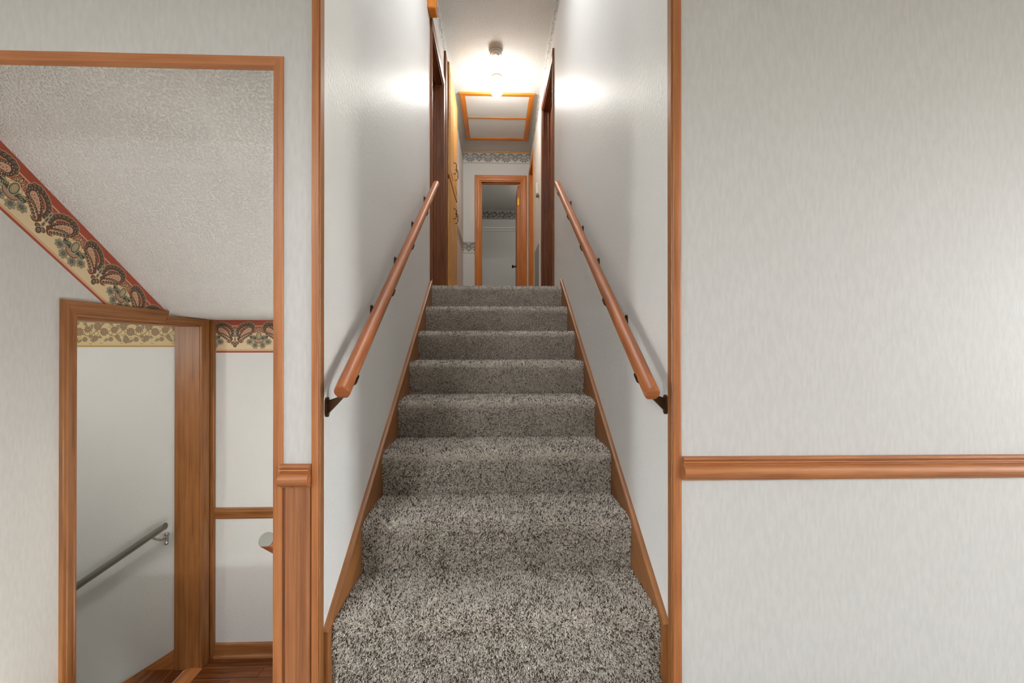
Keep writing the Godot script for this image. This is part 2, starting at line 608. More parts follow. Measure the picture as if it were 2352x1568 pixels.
	for q in [[104, 74], [94, 86], [81, 93], [69, 100], [58, 107], [48, 115], [38, 123]]:
		ell(C + q[0], q[1], 9.0, 9.0, 0, c.outline)
		ell(C + q[0], q[1], 7.0, 7.0, 0, c.brown)
		ell(C + q[0] + 1.0, q[1] + 2.0, 3.2, 2.4, 0.6, c.body.lerp(c.brown, 0.35))
	for q in spine: ell(C + q[0], q[1], q[2], q[2], 0, c.brown)
	stroke([Vector2(C + 20, 112), Vector2(C + 24, 127), Vector2(C + 35, 135), Vector2(C + 50, 129)], 6.0, 2.0, c.brown.lerp(c.brick, 0.4))
	for k in spine.size() - 1:
		for s in [-1.0, 1.0]:
			for h in [0.0, 0.5]:
				var a: Vector2 = Vector2(spine[k][0], spine[k][1]).lerp(Vector2(spine[k + 1][0], spine[k + 1][1]), h)
				var t := Vector2(spine[k + 1][0] - spine[k][0], spine[k + 1][1] - spine[k][1]).normalized()
				var r: float = lerpf(spine[k][2], spine[k + 1][2], h) * 0.77
				ell(C + a.x - t.y * r * s, a.y + t.x * r * s, 1.5, 1.5, 0, c.ground.lightened(0.3))
	for k in 7:
		var a := -2.4 + k * 0.55
		ell(C + 90 + cos(a) * 19, 56 + sin(a) * 19, 1.6, 1.6, 0, c.ground.lightened(0.3))
	for q in [[86, 58, 14], [74, 63, 13], [62, 70, 11], [51, 79, 8.5], [42, 88, 6], [35, 97, 4]]: ell(C + q[0], q[1], q[2], q[2], 0, c.body)
	for q in [[84, 56], [77, 66], [68, 65], [60, 74], [50, 80], [90, 64]]:
		ell(C + q[0], q[1], 2.2, 2.2, 0, c.brown.lerp(c.brick, 0.5))
	# stem and palmette below the V
	for q in [[0, 70, 5, 11], [0, 95, 6, 15], [0, 118, 6, 12]]:
		ell(C + q[0], q[1], q[2] + 2, q[3] + 2, 0, c.outline)
		ell(C + q[0], q[1], q[2], q[3], 0, c.green)
		ell(C + q[0], q[1], q[2] * 0.45, q[3] * 0.6, 0, c.brown)
	for q in [[12, 138, 11, 9, 0.5], [0, 150, 11, 14, 0.0]]:
		ell(C + q[0], q[1], q[2] + 2.2, q[3] + 2.2, q[4], c.outline)
		ell(C + q[0], q[1], q[2], q[3], q[4], c.brown)
		ell(C + q[0], q[1], q[2] * 0.55, q[3] * 0.55, q[4], c.petal)
		ell(C + q[0], q[1], 2, 2, 0, c.deep)
	im.resize(640, 442, Image.INTERPOLATE_LANCZOS)
	return im

func floral_image(ground: Color, band: Color, stem: Color, bloom: Color, leaf: Color) -> Image:
	wide = 290.0
	mirror = -1.0
	im = Image.create(int(wide * px_mm), int(163 * px_mm), false, Image.FORMAT_RGB8)
	im.fill(ground)
	im.fill_rect(Rect2i(0, int(153 * px_mm), im.get_width(), int(11 * px_mm)), band)
	im.fill_rect(Rect2i(0, int(3 * px_mm), im.get_width(), int(2.5 * px_mm)), band)
	var pts := []
	for k in 25:
		pts.append(Vector2(wide * k / 24.0, 78 + 20 * sin(TAU * k / 24.0 * 2.0)))
	stroke(pts, 2.0, 2.0, stem)
	for q in [[14, 96, -1, 20], [85, 62, 1, 22], [150, 92, -1, 20], [222, 64, 1, 22], [48, 84, 1, 16], [188, 84, -1, 18]]:
		var curl := []
		for k in 9:
			var a: float = k * 0.62
			var r: float = q[3] * (1.0 - k / 10.5)
			curl.append(Vector2(q[0] + r * sin(a), q[1] + q[2] * (q[3] - r * cos(a))))
		stroke(curl, 1.7, 1.2, stem)
	for q in [[22, 30, 0.6], [120, 28, -0.5], [166, 32, 0.7], [262, 30, -0.6], [70, 124, 0.4], [136, 128, -0.7], [206, 126, 0.6], [284, 122, -0.4], [60, 46, 1.2], [202, 44, 1.3], [104, 104, 0.2], [246, 106, 0.1]]:
		ell(q[0], q[1], 15, 6.5, q[2], leaf)
		ell(q[0] + 4, q[1] - 5, 9, 4.5, q[2] + 0.8, leaf)
		stroke([Vector2(q[0] - 12 * cos(q[2]), q[1] - 12 * sin(q[2])), Vector2(q[0] + 12 * cos(q[2]), q[1] + 12 * sin(q[2]))], 0.9, 0.6, ground.lerp(leaf, 0.4))
	for q in [[40, 62, 21, 9], [92, 40, 22, 11], [132, 74, 24, 10], [20, 116, 15, 7], [108, 122, 20, 9], [180, 60, 20, 9], [236, 42, 22, 11], [272, 74, 23, 10], [164, 118, 16, 7], [222, 112, 18, 8], [58, 104, 15, 7], [196, 100, 13, 7]]:
		flower(q[0], q[1], q[2], q[3], q[0] * 0.7, bloom, bloom.lerp(ground, 0.22), bloom.lerp(ground, 0.55))
	for q in [[8, 44], [110, 12], [150, 14], [76, 140], [190, 142], [250, 140], [212, 18], [128, 106]]:
		for k in 3:
			ell(q[0] + k * 6, q[1] + (k % 2) * 4, 2.3, 2.3, 0, bloom)
	im.resize(640, 360, Image.INTERPOLATE_LANCZOS)
	return im

# ------------------------------------------------------------------ lamps
func panel_light(x: float, y: float, d: float, size: float, energy: float, label: String) -> void:
	var t := thing("ceiling_light", label, "light", V(x, y, d))
	var s := tool()
	box(s, x - size / 2 - 0.03, x + size / 2 + 0.03, y - 0.055, y, d - size / 2 - 0.03, d + size / 2 + 0.03, 0.006)
	obj("housing", s, M.white, t)
	var g := tool()
	box(g, x - size / 2, x + size / 2, y - 0.068, y - 0.052, d - size / 2, d + size / 2, 0.006)
	var glow := plain(rgb(250, 246, 238), 0.5)
	glow.emission_enabled = true
	glow.emission = rgb(250, 252, 255)
	glow.emission_energy_multiplier = 1.5
	obj("diffuser_light", g, glow, t)
	var l := AreaLight3D.new()
	l.name = "lamp"
	l.area_size = Vector2(size, size)
	l.light_color = Color(0.98, 0.99, 1.0)
	l.light_energy = energy
	l.area_range = 14.0
	l.shadow_enabled = true
	t.add_child(l)
	l.position = Vector3(0, -0.075, 0)
	l.rotation = Vector3(-PI / 2, 0, 0)

func added_wall_lamp(x: float, y: float, d: float, energy: float) -> void:
	var t := thing("added_wall_lamp", "unseen small globe wall lamp added as fill inside the landing, round the opening edge", "light", V(x, y, d))
	var s := tool()
	var ring := []
	for q in [[0.05, 0.0], [0.05, 0.008], [0.02, 0.014], [0.012, 0.03], [0.022, 0.034], [0.022, 0.05]]:
		var r := []
		for j in 24: r.append(V(x - q[1], y + q[0] * cos(TAU * j / 24), d + q[0] * sin(TAU * j / 24)))
		ring.append(r)
	loft(s, ring)
	obj("base", s, M.brass, t)
	var g := tool()
	var p := []
	for k in 13: p.append(Vector2(0.055 * sin(PI * k / 12.0), -0.055 * cos(PI * k / 12.0)))
	lathe(g, p, V(x - 0.1, y, d), 24)
	var glow := plain(rgb(255, 252, 246), 0.3)
	glow.emission_enabled = true
	glow.emission = rgb(255, 248, 236)
	glow.emission_energy_multiplier = 6.0
	obj("globe_light", g, glow, t)
	var l := OmniLight3D.new()
	l.name = "lamp"
	l.light_color = Color(1.0, 0.99, 0.97)
	l.light_energy = energy
	l.light_size = 0.045
	l.omni_range = 8.0
	l.omni_attenuation = 2.0
	l.shadow_enabled = true
	t.add_child(l)
	l.position = Vector3(-0.1, 0, 0)

func jar_light(at: Vector3, energy: float, label: String) -> void:
	var t := thing("ceiling_lamp", label, "light", at)
	var s := tool()
	lathe(s, [Vector2(0.0, 0), Vector2(0.057, 0), Vector2(0.058, -0.012), Vector2(0.054, -0.03), Vector2(0.05, -0.034), Vector2(0.05, -0.046), Vector2(0.0, -0.046)], at)
	obj("base", s, M.plastic, t)
	var g := tool()
	var p := [Vector2(0, -0.046), Vector2(0.045, -0.046), Vector2(0.052, -0.06), Vector2(0.064, -0.085), Vector2(0.068, -0.12)]
	for k in 9:
		var a := PI / 2 * (k + 1) / 9.0
		p.append(Vector2(0.068 * cos(a), -0.15 - 0.075 * sin(a)))
	lathe(g, p, at)
	var glow := plain(rgb(255, 252, 246), 0.3)
	glow.emission_enabled = true
	glow.emission = rgb(255, 248, 236)
	glow.emission_energy_multiplier = 12.0
	obj("glass_jar_light", g, glow, t)
	var l := OmniLight3D.new()
	l.name = "lamp"
	l.light_color = Color(1.0, 0.99, 0.97)
	l.light_energy = energy
	l.light_size = 0.06
	l.omni_range = 12.0
	l.omni_attenuation = 2.0
	l.shadow_enabled = true
	t.add_child(l)
	l.position = Vector3(0, -0.175, 0)

# ------------------------------------------------------------------ shells
const RL := -6.6        # side walls and back of the front room
const RR := 5.5
const RB := -4.2
const WIN := [0.3, 2.25]                       # sill and head of both side windows
const WIN_LEFT := [-1.65, -0.6]                # along the wall (depth)
const WIN_RIGHT := [-0.92, 0.24]

func front_room() -> void:
	var s := tool()
	box(s, RL, RR, -0.12, 0.0, RB, 1.30)
	struct("floor", s, M.carpet, "carpeted floor of the front room below the stairs", "floor")
	s = tool()
	box(s, RL - 0.12, RR + 0.12, 2.44, 2.56, RB - 0.12, FRONT)
	struct("ceiling", s, M.flat, "white ceiling of the front room", "ceiling")
	s = tool()
	box(s, RL - 0.12, RR + 0.12, -0.12, 2.44, RB - 0.12, RB)
	struct("wall_back", s, M.flat, "pale back wall of the front room behind the viewer")
	for e in [[RL - 0.12, RL, WIN_LEFT, "wall_left", "pale window wall of the front room on the landing side"], [RR, RR + 0.12, WIN_RIGHT, "wall_right", "pale window wall of the front room at the far end of the chair rail"]]:
		s = tool()
		box(s, e[0], e[1], -0.12, 2.44, RB, e[2][0])
		box(s, e[0], e[1], -0.12, 2.44, e[2][1], 1.30)
		box(s, e[0], e[1], -0.12, WIN[0], e[2][0], e[2][1])
		box(s, e[0], e[1], WIN[1], 2.44, e[2][0], e[2][1])
		struct(e[3], s, M.flat, e[4])
	s = tool()
	box(s, XR, RR, -0.12, 2.56, FRONT, 1.30)
	box(s, 0.628, RR, -0.12, 2.56, 1.30, 1.39)
	struct("wall_front", s, M.paper, "pale papered wall with upright fibres beside the stair opening, carrying a long chair rail")
	s = tool()
	box(s, -0.613, XL, -0.12, 2.56, FRONT, 1.30)
	box(s, -1.72, -0.613, 1.954, 2.56, FRONT, 1.297)
	box(s, RL, -1.72, -0.9, 2.56, FRONT, 1.30)
	struct("wall_front_landing", s, M.paper, "papered wall round the landing opening with a narrow strip beside the stairs")
	s = tool()
	box(s, XL, XR, 2.44, TOP + 0.12, FRONT, 1.39)
	struct("wall_stair_front", s, M.flat, "white wall high above the foot of the stairs")

func windows() -> void:
	var glass := plain(Color(1, 1, 1, 0.06), 0.02)
	glass.transparency = BaseMaterial3D.TRANSPARENCY_ALPHA
	for e in [["window_1", RL, -1.0, WIN_LEFT, "tall two-pane window in the room wall on the landing side"], ["window_2", RR, 1.0, WIN_RIGHT, "tall two-pane window in the room wall past the end of the chair rail"]]:
		var a: float = e[3][0]
		var b: float = e[3][1]
		var x: float = e[1]
		var o: float = e[2]
		var m := (a + b) / 2.0
		var t := thing(e[0], e[4], "window", V(x, WIN[0], m), "", "structure")
		var s := tool()
		for q in [[a, a + 0.05, WIN[0], WIN[1]], [b - 0.05, b, WIN[0], WIN[1]], [a, b, WIN[0], WIN[0] + 0.05], [a, b, WIN[1] - 0.05, WIN[1]], [m - 0.025, m + 0.025, WIN[0], WIN[1]]]:
			box(s, x + o * 0.03, x + o * 0.1, q[2], q[3], q[0], q[1], 0.004)
		obj("frame", s, M.white, t)
		for q in [[a + 0.05, m - 0.025], [m + 0.025, b - 0.05]]:
			s = tool()
			box(s, x + o * 0.062, x + o * 0.068, WIN[0] + 0.05, WIN[1] - 0.05, q[0], q[1])
			obj("pane", s, glass, t)
		s = tool()
		box(s, x - o * 0.06, x + o * 0.03, WIN[0] - 0.03, WIN[0], a - 0.06, b + 0.06, 0.004, Vector3.FORWARD)
		obj("sill", s, M.trim, t)

func stair_and_hall_shell() -> void:
	var s := tool()
	var x0 := -0.613
	box(s, x0, XL, -0.9, TOP, 1.30, 3.43)
	box(s, x0, XL, -0.9, UP, 3.43, 4.18)
	box(s, x0, XL, 3.58, TOP, 3.43, 4.18)
	box(s, x0, XL, -0.9, TOP, 4.18, 6.785)
	struct("wall_stair_left", s, M.gloss, "glossy white wall beside the stairs that carries the rail nearer the landing")
	s = tool()
	var x1 := 0.628
	box(s, XR, x1, -0.12, TOP, 1.30, 3.947)
	box(s, XR, x1, -0.12, UP, 3.947, 4.83)
	box(s, XR, x1, 3.69, TOP, 3.947, 4.83)
	box(s, XR, x1, -0.12, TOP, 4.83, 6.03)
	box(s, XR, x1, -0.12, UP, 6.03, 6.70)
	box(s, XR, x1, 3.70, TOP, 6.03, 6.70)
	box(s, XR, x1, -0.12, TOP, 6.70, 6.785)
	struct("wall_stair_right", s, M.gloss, "glossy white wall beside the stairs on the chair-rail side")
	s = tool()
	box(s, x0, 1.32, TOP, TOP + 0.12, FRONT, 9.92)
	struct("ceiling_hall", s, M.hall_ceiling, "sprayed grainy ceiling over the stairs and upstairs hall", "ceiling")
	s = tool()
	box(s, x0, 1.32, UP - 0.15, UP, 3.34, 9.92)
	struct("floor_hall", s, M.carpet, "carpeted floor of the upstairs hall", "floor")
	s = tool()
	box(s, x0, -0.237, UP, TOP, 6.785, 6.905)
	box(s, -0.237, 0.386, 3.63, TOP, 6.785, 6.905)
	box(s, 0.386, 1.32, UP, TOP, 6.785, 6.905)
	struct("wall_hall_far", s, M.flat, "white end wall of the upstairs hall round the bathroom door")
	s = tool()
	box(s, -0.424, -0.304, UP, TOP, 6.905, 9.8)
	struct("wall_bath_left", s, M.sheen, "glossy side wall of the dim bathroom, a bright sliver by the door frame")
	s = tool()
	box(s, 1.2, 1.32, UP, TOP, 6.905, 9.8)
	struct("wall_bath_right", s, M.gloss, "side wall of the dim bathroom hidden behind the open door")
	s = tool()
	box(s, -0.424, 1.32, UP, TOP, 9.8, 9.92)
	struct("wall_bath_far", s, M.sheen, "glossy grey far wall of the dim bathroom mirroring the hall lamp")

func landing_shell() -> void:
	var s := tool()
	box(s, -1.867, SIDE, -0.9, LOW, 1.30, 2.79)
	box(s, -1.867, SIDE, LOW, 2.2, 1.30, 1.907)
	box(s, -1.867, SIDE, 1.285, 2.2, 1.907, 2.688)
	box(s, -1.867, SIDE, LOW, 2.2, 2.688, 2.79)
	struct("wall_landing_side", s, M.paper, "pale papered side wall of the landing with the basement doorway and sloping border")
	s = tool()
	box(s, -1.867, -0.613, -0.9, 2.2, 2.79, 2.9)
	struct("wall_landing_far", s, M.flat, "plain end wall of the landing with a short chair rail and paisley border")
	# sloping ceiling running down to a short flat part, softly rounded where they meet
	s = tool()
	var under := [Vector2(1.297, 2.1127)]
	for k in 9:
		var t := k / 8.0
		var a := Vector2(2.36, 1.3836).lerp(Vector2(2.44, 1.3287), t)
		var b := Vector2(2.44, 1.3287).lerp(Vector2(2.52, 1.326), t)
		under.append(a.lerp(b, t))
	under.append(Vector2(2.79, 1.319))
	for k in under.size() - 1:
		slab(s, [under[k], under[k + 1], under[k + 1] + Vector2(0, 0.12), under[k] + Vector2(0, 0.12)], SIDE, -0.613)
	struct("ceiling_landing", s, M.popcorn, "sloping white textured ceiling over the landing", "ceiling")
	# floor of loose-ended boards
	s = tool()
	box(s, SIDE, -0.613, -0.9, LOW - 0.014, 1.30, 2.79)
	box(s, -2.054, SIDE, -0.9, LOW - 0.014, 1.39, 2.705)
	var f := struct("floor_landing", s, M.black, "dark brown plank floor of the landing in front of the basement door", "floor")
	var d := 2.79
	var row := 0
	while d > 1.96:
		var near := maxf(1.96, d - 0.094)
		var cuts: Array = [[-0.613, -1.02, SIDE], [-0.613, -1.36, SIDE], [-0.613, -0.84, -1.5, SIDE]][row % 3]
		for k in cuts.size() - 1:
			var p := tool()
			box(p, cuts[k + 1] + 0.0006, cuts[k] - 0.0006, LOW - 0.014, LOW, near + 0.0006, d - 0.0006, 0.0012, Vector3.RIGHT)
			obj("plank", p, M.planks[(row + k * 2) % 3], f)
		d = near
		row += 1
	for k in 4:
		var p := tool()
		var a := SIDE - 0.081 * k
		box(p, a - 0.0805, a - 0.0006, LOW - 0.014, LOW, 1.42, 2.691, 0.0012, Vector3.FORWARD)
		obj("plank", p, M.planks[(k * 2 + 1) % 3], f)
	# steps from the front room down to the landing, below the picture
	s = tool()
	for k in 3:
		var y := -0.181 * (k + 1)
		box(s, -1.70, -0.625, LOW, y, 1.31 + 0.2 * k, 1.31 + 0.2 * (k + 1), 0.004, Vector3.RIGHT)
	struct("stairs_landing", s, M.planks[1], "three wooden steps down from the front room to the landing", "steps")

func basement_shell() -> void:
	var s := tool()
	box(s, -4.3, -1.867, -2.2, 1.45, 2.705, 2.82)
	struct("wall_basement_far", s, M.flat, "plain white wall above the basement steps seen through the landing doorway")
	s = tool()
	box(s, -4.42, -4.3, -2.2, 1.45, 1.30, 2.82)
	struct("wall_basement_left", s, M.flat, "plain white wall at the bottom of the basement steps")
	s = tool()
	box(s, -4.3, -1.867, -2.2, 1.45, 1.30, 1.39)
	struct("wall_basement_near", s, M.flat, "plain white near wall of the basement steps, round the doorway")
	s = tool()
	box(s, -4.3, -1.867, 1.33, 1.45, 1.39, 2.705)
	struct("ceiling_basement", s, M.flat, "pale ceiling of the basement steps above the floral border", "ceiling")
	s = tool()
	box(s, -4.3, -2.054, -2.2, -2.05, 1.39, 2.705)
	struct("floor_basement", s, M.planks[2], "dark floor at the bottom of the basement steps", "floor")
	s = tool()
	for k in 6:
		box(s, -2.054 - 0.27 * k - 0.29, -2.054 - 0.27 * k, -2.05, LOW - 0.186 * (k + 1), 1.392, 2.686, 0.004, Vector3.FORWARD)
	struct("stairs_basement", s, M.planks[0], "dark wooden steps going down behind the landing doorway", "steps")

# ------------------------------------------------------------------ trim
const CASING := [Vector2(0, 0), Vector2(0, 0.009), Vector2(0.003, 0.0115), Vector2(0.009, 0.012), Vector2(0.011, 0.009), Vector2(0.016, 0.0085), Vector2(0.024, 0.0105), Vector2(0.034, 0.0145), Vector2(0.04, 0.0165), Vector2(0.043, 0.0165), Vector2(0.045, 0.0145), Vector2(0.052, 0.0155), Vector2(0.058, 0.015), Vector2(0.06, 0.013), Vector2(0.06, 0)]

func casing(scale: float) -> Array:
	var out := []
	for q in CASING: out.append(Vector2(q.x * scale, q.y))
	return out

# chair rail outline: (out of the wall, up)
const RAIL := [Vector2(0, 0), Vector2(0.007, 0), Vector2(0.008, 0.0045), Vector2(0.0135, 0.0062), Vector2(0.019, 0.01), Vector2(0.0225, 0.016), Vector2(0.0235, 0.024), Vector2(0.022, 0.031), Vector2(0.0185, 0.037), Vector2(0.013, 0.0415), Vector2(0.0075, 0.0445), Vector2(0.007, 0.047), Vector2(0.0145, 0.0505), Vector2(0.0145, 0.0545), Vector2(0.008, 0.056), Vector2(0.008, 0.0582), Vector2(0.013, 0.06), Vector2(0.0125, 0.066), Vector2(0.01, 0.067), Vector2(0, 0.067)]

# corner guard, an L of two thin legs: (out of the wall, back round the corner) with eased edges
func guard(leg: float, w: float) -> Array:
	var t := 0.0045
	return [Vector2(0, 0), Vector2(w - 0.002, 0), Vector2(w, 0.002), Vector2(w, t), Vector2(t + 0.001, t), Vector2(t, t + 0.001), Vector2(t, leg), Vector2(0.002, leg), Vector2(0, leg - 0.002)]

func front_trim() -> void:
	# guards stand 4.5 mm proud; each is a face strip and a darker edge strip round the corner
	var face_strip := [Vector2(0.0062, 0), Vector2(0.0225, 0), Vector2(0.0245, 0.002), Vector2(0.0245, 0.0045), Vector2(0.0045, 0.0045), Vector2(0.0045, 0.0016)]
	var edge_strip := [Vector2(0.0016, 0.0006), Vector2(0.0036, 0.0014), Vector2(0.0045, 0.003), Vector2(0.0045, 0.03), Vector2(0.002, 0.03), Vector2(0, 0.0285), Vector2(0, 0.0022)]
	var s: SurfaceTool
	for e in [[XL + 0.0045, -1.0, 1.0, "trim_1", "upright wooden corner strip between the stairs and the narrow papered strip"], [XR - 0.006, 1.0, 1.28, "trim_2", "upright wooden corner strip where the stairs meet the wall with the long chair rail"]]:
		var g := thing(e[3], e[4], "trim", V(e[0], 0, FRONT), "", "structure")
		s = tool()
		sweep(s, face_strip.map(func(q): return Vector2(0.0045 + (q.x - 0.0045) * e[2], q.y)), V(e[0], 0.0, FRONT - 0.0045), V(e[0], 2.44, FRONT - 0.0045), Vector3(e[1], 0, 0), Vector3(0, 0, -1))
		obj("face_strip", s, M.trim, g)
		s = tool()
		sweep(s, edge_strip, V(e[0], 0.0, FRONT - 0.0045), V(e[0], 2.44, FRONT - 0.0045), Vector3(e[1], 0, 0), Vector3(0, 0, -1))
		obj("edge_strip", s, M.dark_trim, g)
	# landing opening: side strip and head strip, mitred
	var o := thing("trim_3", "plain wooden strip framing the top and side of the landing opening", "trim", V(-0.613, 0, FRONT), "", "structure")
	s = tool()
	sweep(s, guard(0.028, 0.026), V(-0.6165, 0.0, FRONT - 0.0045), V(-0.6165, 1.9505, FRONT - 0.0045), Vector3(1, 0, 0), Vector3(0, 0, -1), 0.0, 1.0)
	obj("side_strip", s, M.trim, o)
	s = tool()
	sweep(s, guard(0.028, 0.026), V(-0.6165, 1.9505, FRONT - 0.0045), V(-1.72, 1.9505, FRONT - 0.0045), Vector3(0, 1, 0), Vector3(0, 0, -1), -1.0, 0.0)
	obj("head_strip", s, M.trim, o)
	s = tool()
	sweep(s, guard(0.028, 0.026), V(-1.7165, 0.0, FRONT - 0.0045), V(-1.7165, 1.976, FRONT - 0.0045), Vector3(-1, 0, 0), Vector3(0, 0, -1))
	obj("side_strip", s, M.trim, o)
	# long chair rail
	s = tool()
	sweep(s, RAIL, V(0.5345, 0.7875, FRONT), V(RR, 0.7717, FRONT), Vector3(0, 0, 1), Vector3.UP)
	struct("trim_4", s, M.trim, "long moulded wooden chair rail along the papered wall beside the stairs", "chair rail")
	# short piece on the narrow strip, with nail holes, over a rough board
	var c := thing("trim_5", "short block of wooden chair rail on the narrow strip above the rough board", "chair rail", V(-0.555, 0.781, FRONT), "", "structure")
	s = tool()
	var cut := []
	for q in RAIL: cut.append(Vector2(q.x * 1.15 + 0.004, q.y * 0.94))
	cut[0].x = 0.0
	cut[cut.size() - 1].x = 0.0
	sweep(s, cut, V(-0.5945, 0.781, FRONT), V(-0.5138, 0.7805, FRONT), Vector3(0, 0, 1), Vector3.UP)
	obj("moulding", s, M.trim, c)
	for q in [[-0.558, 0.8375, 0.0165], [-0.5595, 0.784, 0.0145]]:
		s = tool()
		var ring := []
		for e in [0.0005, -0.004]:
			var r := []
			for j in 10: r.append(V(q[0] + 0.0013 * cos(TAU * j / 10), q[1] + 0.0013 * sin(TAU * j / 10), FRONT - q[2] - e))
			ring.append(r)
		loft(s, ring)
		obj("nail_hole", s, M.black, c)
	s = tool()
	box(s, -0.5825, -0.5145, 0.0, 0.782, FRONT - 0.009, FRONT - 0.003, 0.002)
	var rb := struct("trim_6", s, M.rough_board, "rough-sawn brown board below the short chair rail block", "trim")
	s = tool()
	box(s, -0.5895, -0.5125, 0.0, 0.783, FRONT - 0.003, FRONT)  # dark strip added to stand in for shade in the narrow gaps
	obj("dark_backing", s, M.stain, rb)
	# skirt boards up both sides of the stairs
	for e in [[XL, XL + 0.019, 7, "slanted wooden skirt board up the stairs on the landing side"], [XR, XR - 0.019, 8, "slanted wooden skirt board up the stairs on the chair-rail side"]]:
		s = tool()
		slab(s, [Vector2(1.298, 0), Vector2(1.298, 0.352), Vector2(3.4, 1.659), Vector2(3.4, 1.45), Vector2(2.2, 0.6), Vector2(1.6, 0)], e[0], e[1], 0.556)
		# eased top edge
		var up := V(0, 0.622, 1.0).normalized()
		var perp := V(0, 1.0, -0.622).normalized()
		sweep(s, [Vector2(0, 0), Vector2(0.019, 0), Vector2(0.0185, 0.004), Vector2(0.0155, 0.0065), Vector2(0.006, 0.007), Vector2(0, 0.007)], V(e[0], 0.352, 1.298), V(e[0], 1.659, 3.4), Vector3(signf(e[1] - e[0]), 0, 0), perp)
		struct("trim_%d" % e[2], s, M.dark_trim, e[3], "skirt board")

# ------------------------------------------------------------------ doors
# side: +1 for a wall face looking to +x (at x), -1 to -x
func side_frame(root: Node3D, x: float, out: float, depth: float, d0: float, d1: float, y0: float, y1: float, m: Material, w := 1.0) -> void:
	var A := Vector3(0, 0, 1)
	var B := Vector3(out, 0, 0)
	var pr := casing(w)
	var s := tool()
	sweep(s, pr, V(x, y0, d0), V(x, y1, d0), A, B, 0.0, 1.0)
	obj("casing_side", s, m, root)
	s = tool()
	sweep(s, pr, V(x, y0, d1), V(x, y1, d1), -A, B, 0.0, 1.0)
	obj("casing_side", s, m, root)
	s = tool()
	sweep(s, pr, V(x, y1, d0), V(x, y1, d1), Vector3.UP, B, -1.0, 1.0)
	obj("casing_head", s, m, root)
	var x1 := x - out * depth
	s = tool()
	box(s, x, x1, y0, y1, d0 - 0.002, d0 + 0.012, 0.001)
	obj("jamb", s, m, root)
	s = tool()
	box(s, x, x1, y0, y1, d1 - 0.012, d1 + 0.002, 0.001)
	obj("jamb", s, m, root)
	s = tool()
	box(s, x, x1, y1 - 0.012, y1 + 0.002, d0, d1, 0.001, Vector3.FORWARD)
	obj("jamb_head", s, m, root)
	s = tool()
	var xs := x - out * depth * 0.45
	box(s, xs, xs - out * 0.035, y0, y1 - 0.012, d0 + 0.012, d0 + 0.024, 0.002)
	box(s, xs, xs - out * 0.035, y0, y1 - 0.012, d1 - 0.024, d1 - 0.012, 0.002)
	box(s, xs, xs - out * 0.035, y1 - 0.024, y1 - 0.012, d0 + 0.012, d1 - 0.012, 0.002, Vector3.FORWARD)
	obj("stop", s, m, root)

func closed_leaf(root: Node3D, x: float, out: float, d0: float, d1: float, y0: float, y1: float, m: Material) -> void:
	var s := tool()
	box(s, x, x - out * 0.035, y0 + 0.008, y1 - 0.014, d0 + 0.014, d1 - 0.014, 0.002)
	var w := (d1 - d0 - 0.028)
	for r in [[0.12, 0.42], [0.5, 0.93]]:
		for c in [[0.13, 0.46], [0.54, 0.87]]:
			box(s, x + out * 0.006, x, y0 + (y1 - y0) * r[0], y0 + (y1 - y0) * r[1], d0 + w * c[0], d0 + w * c[1], 0.005)
	obj("leaf", s, m, root)

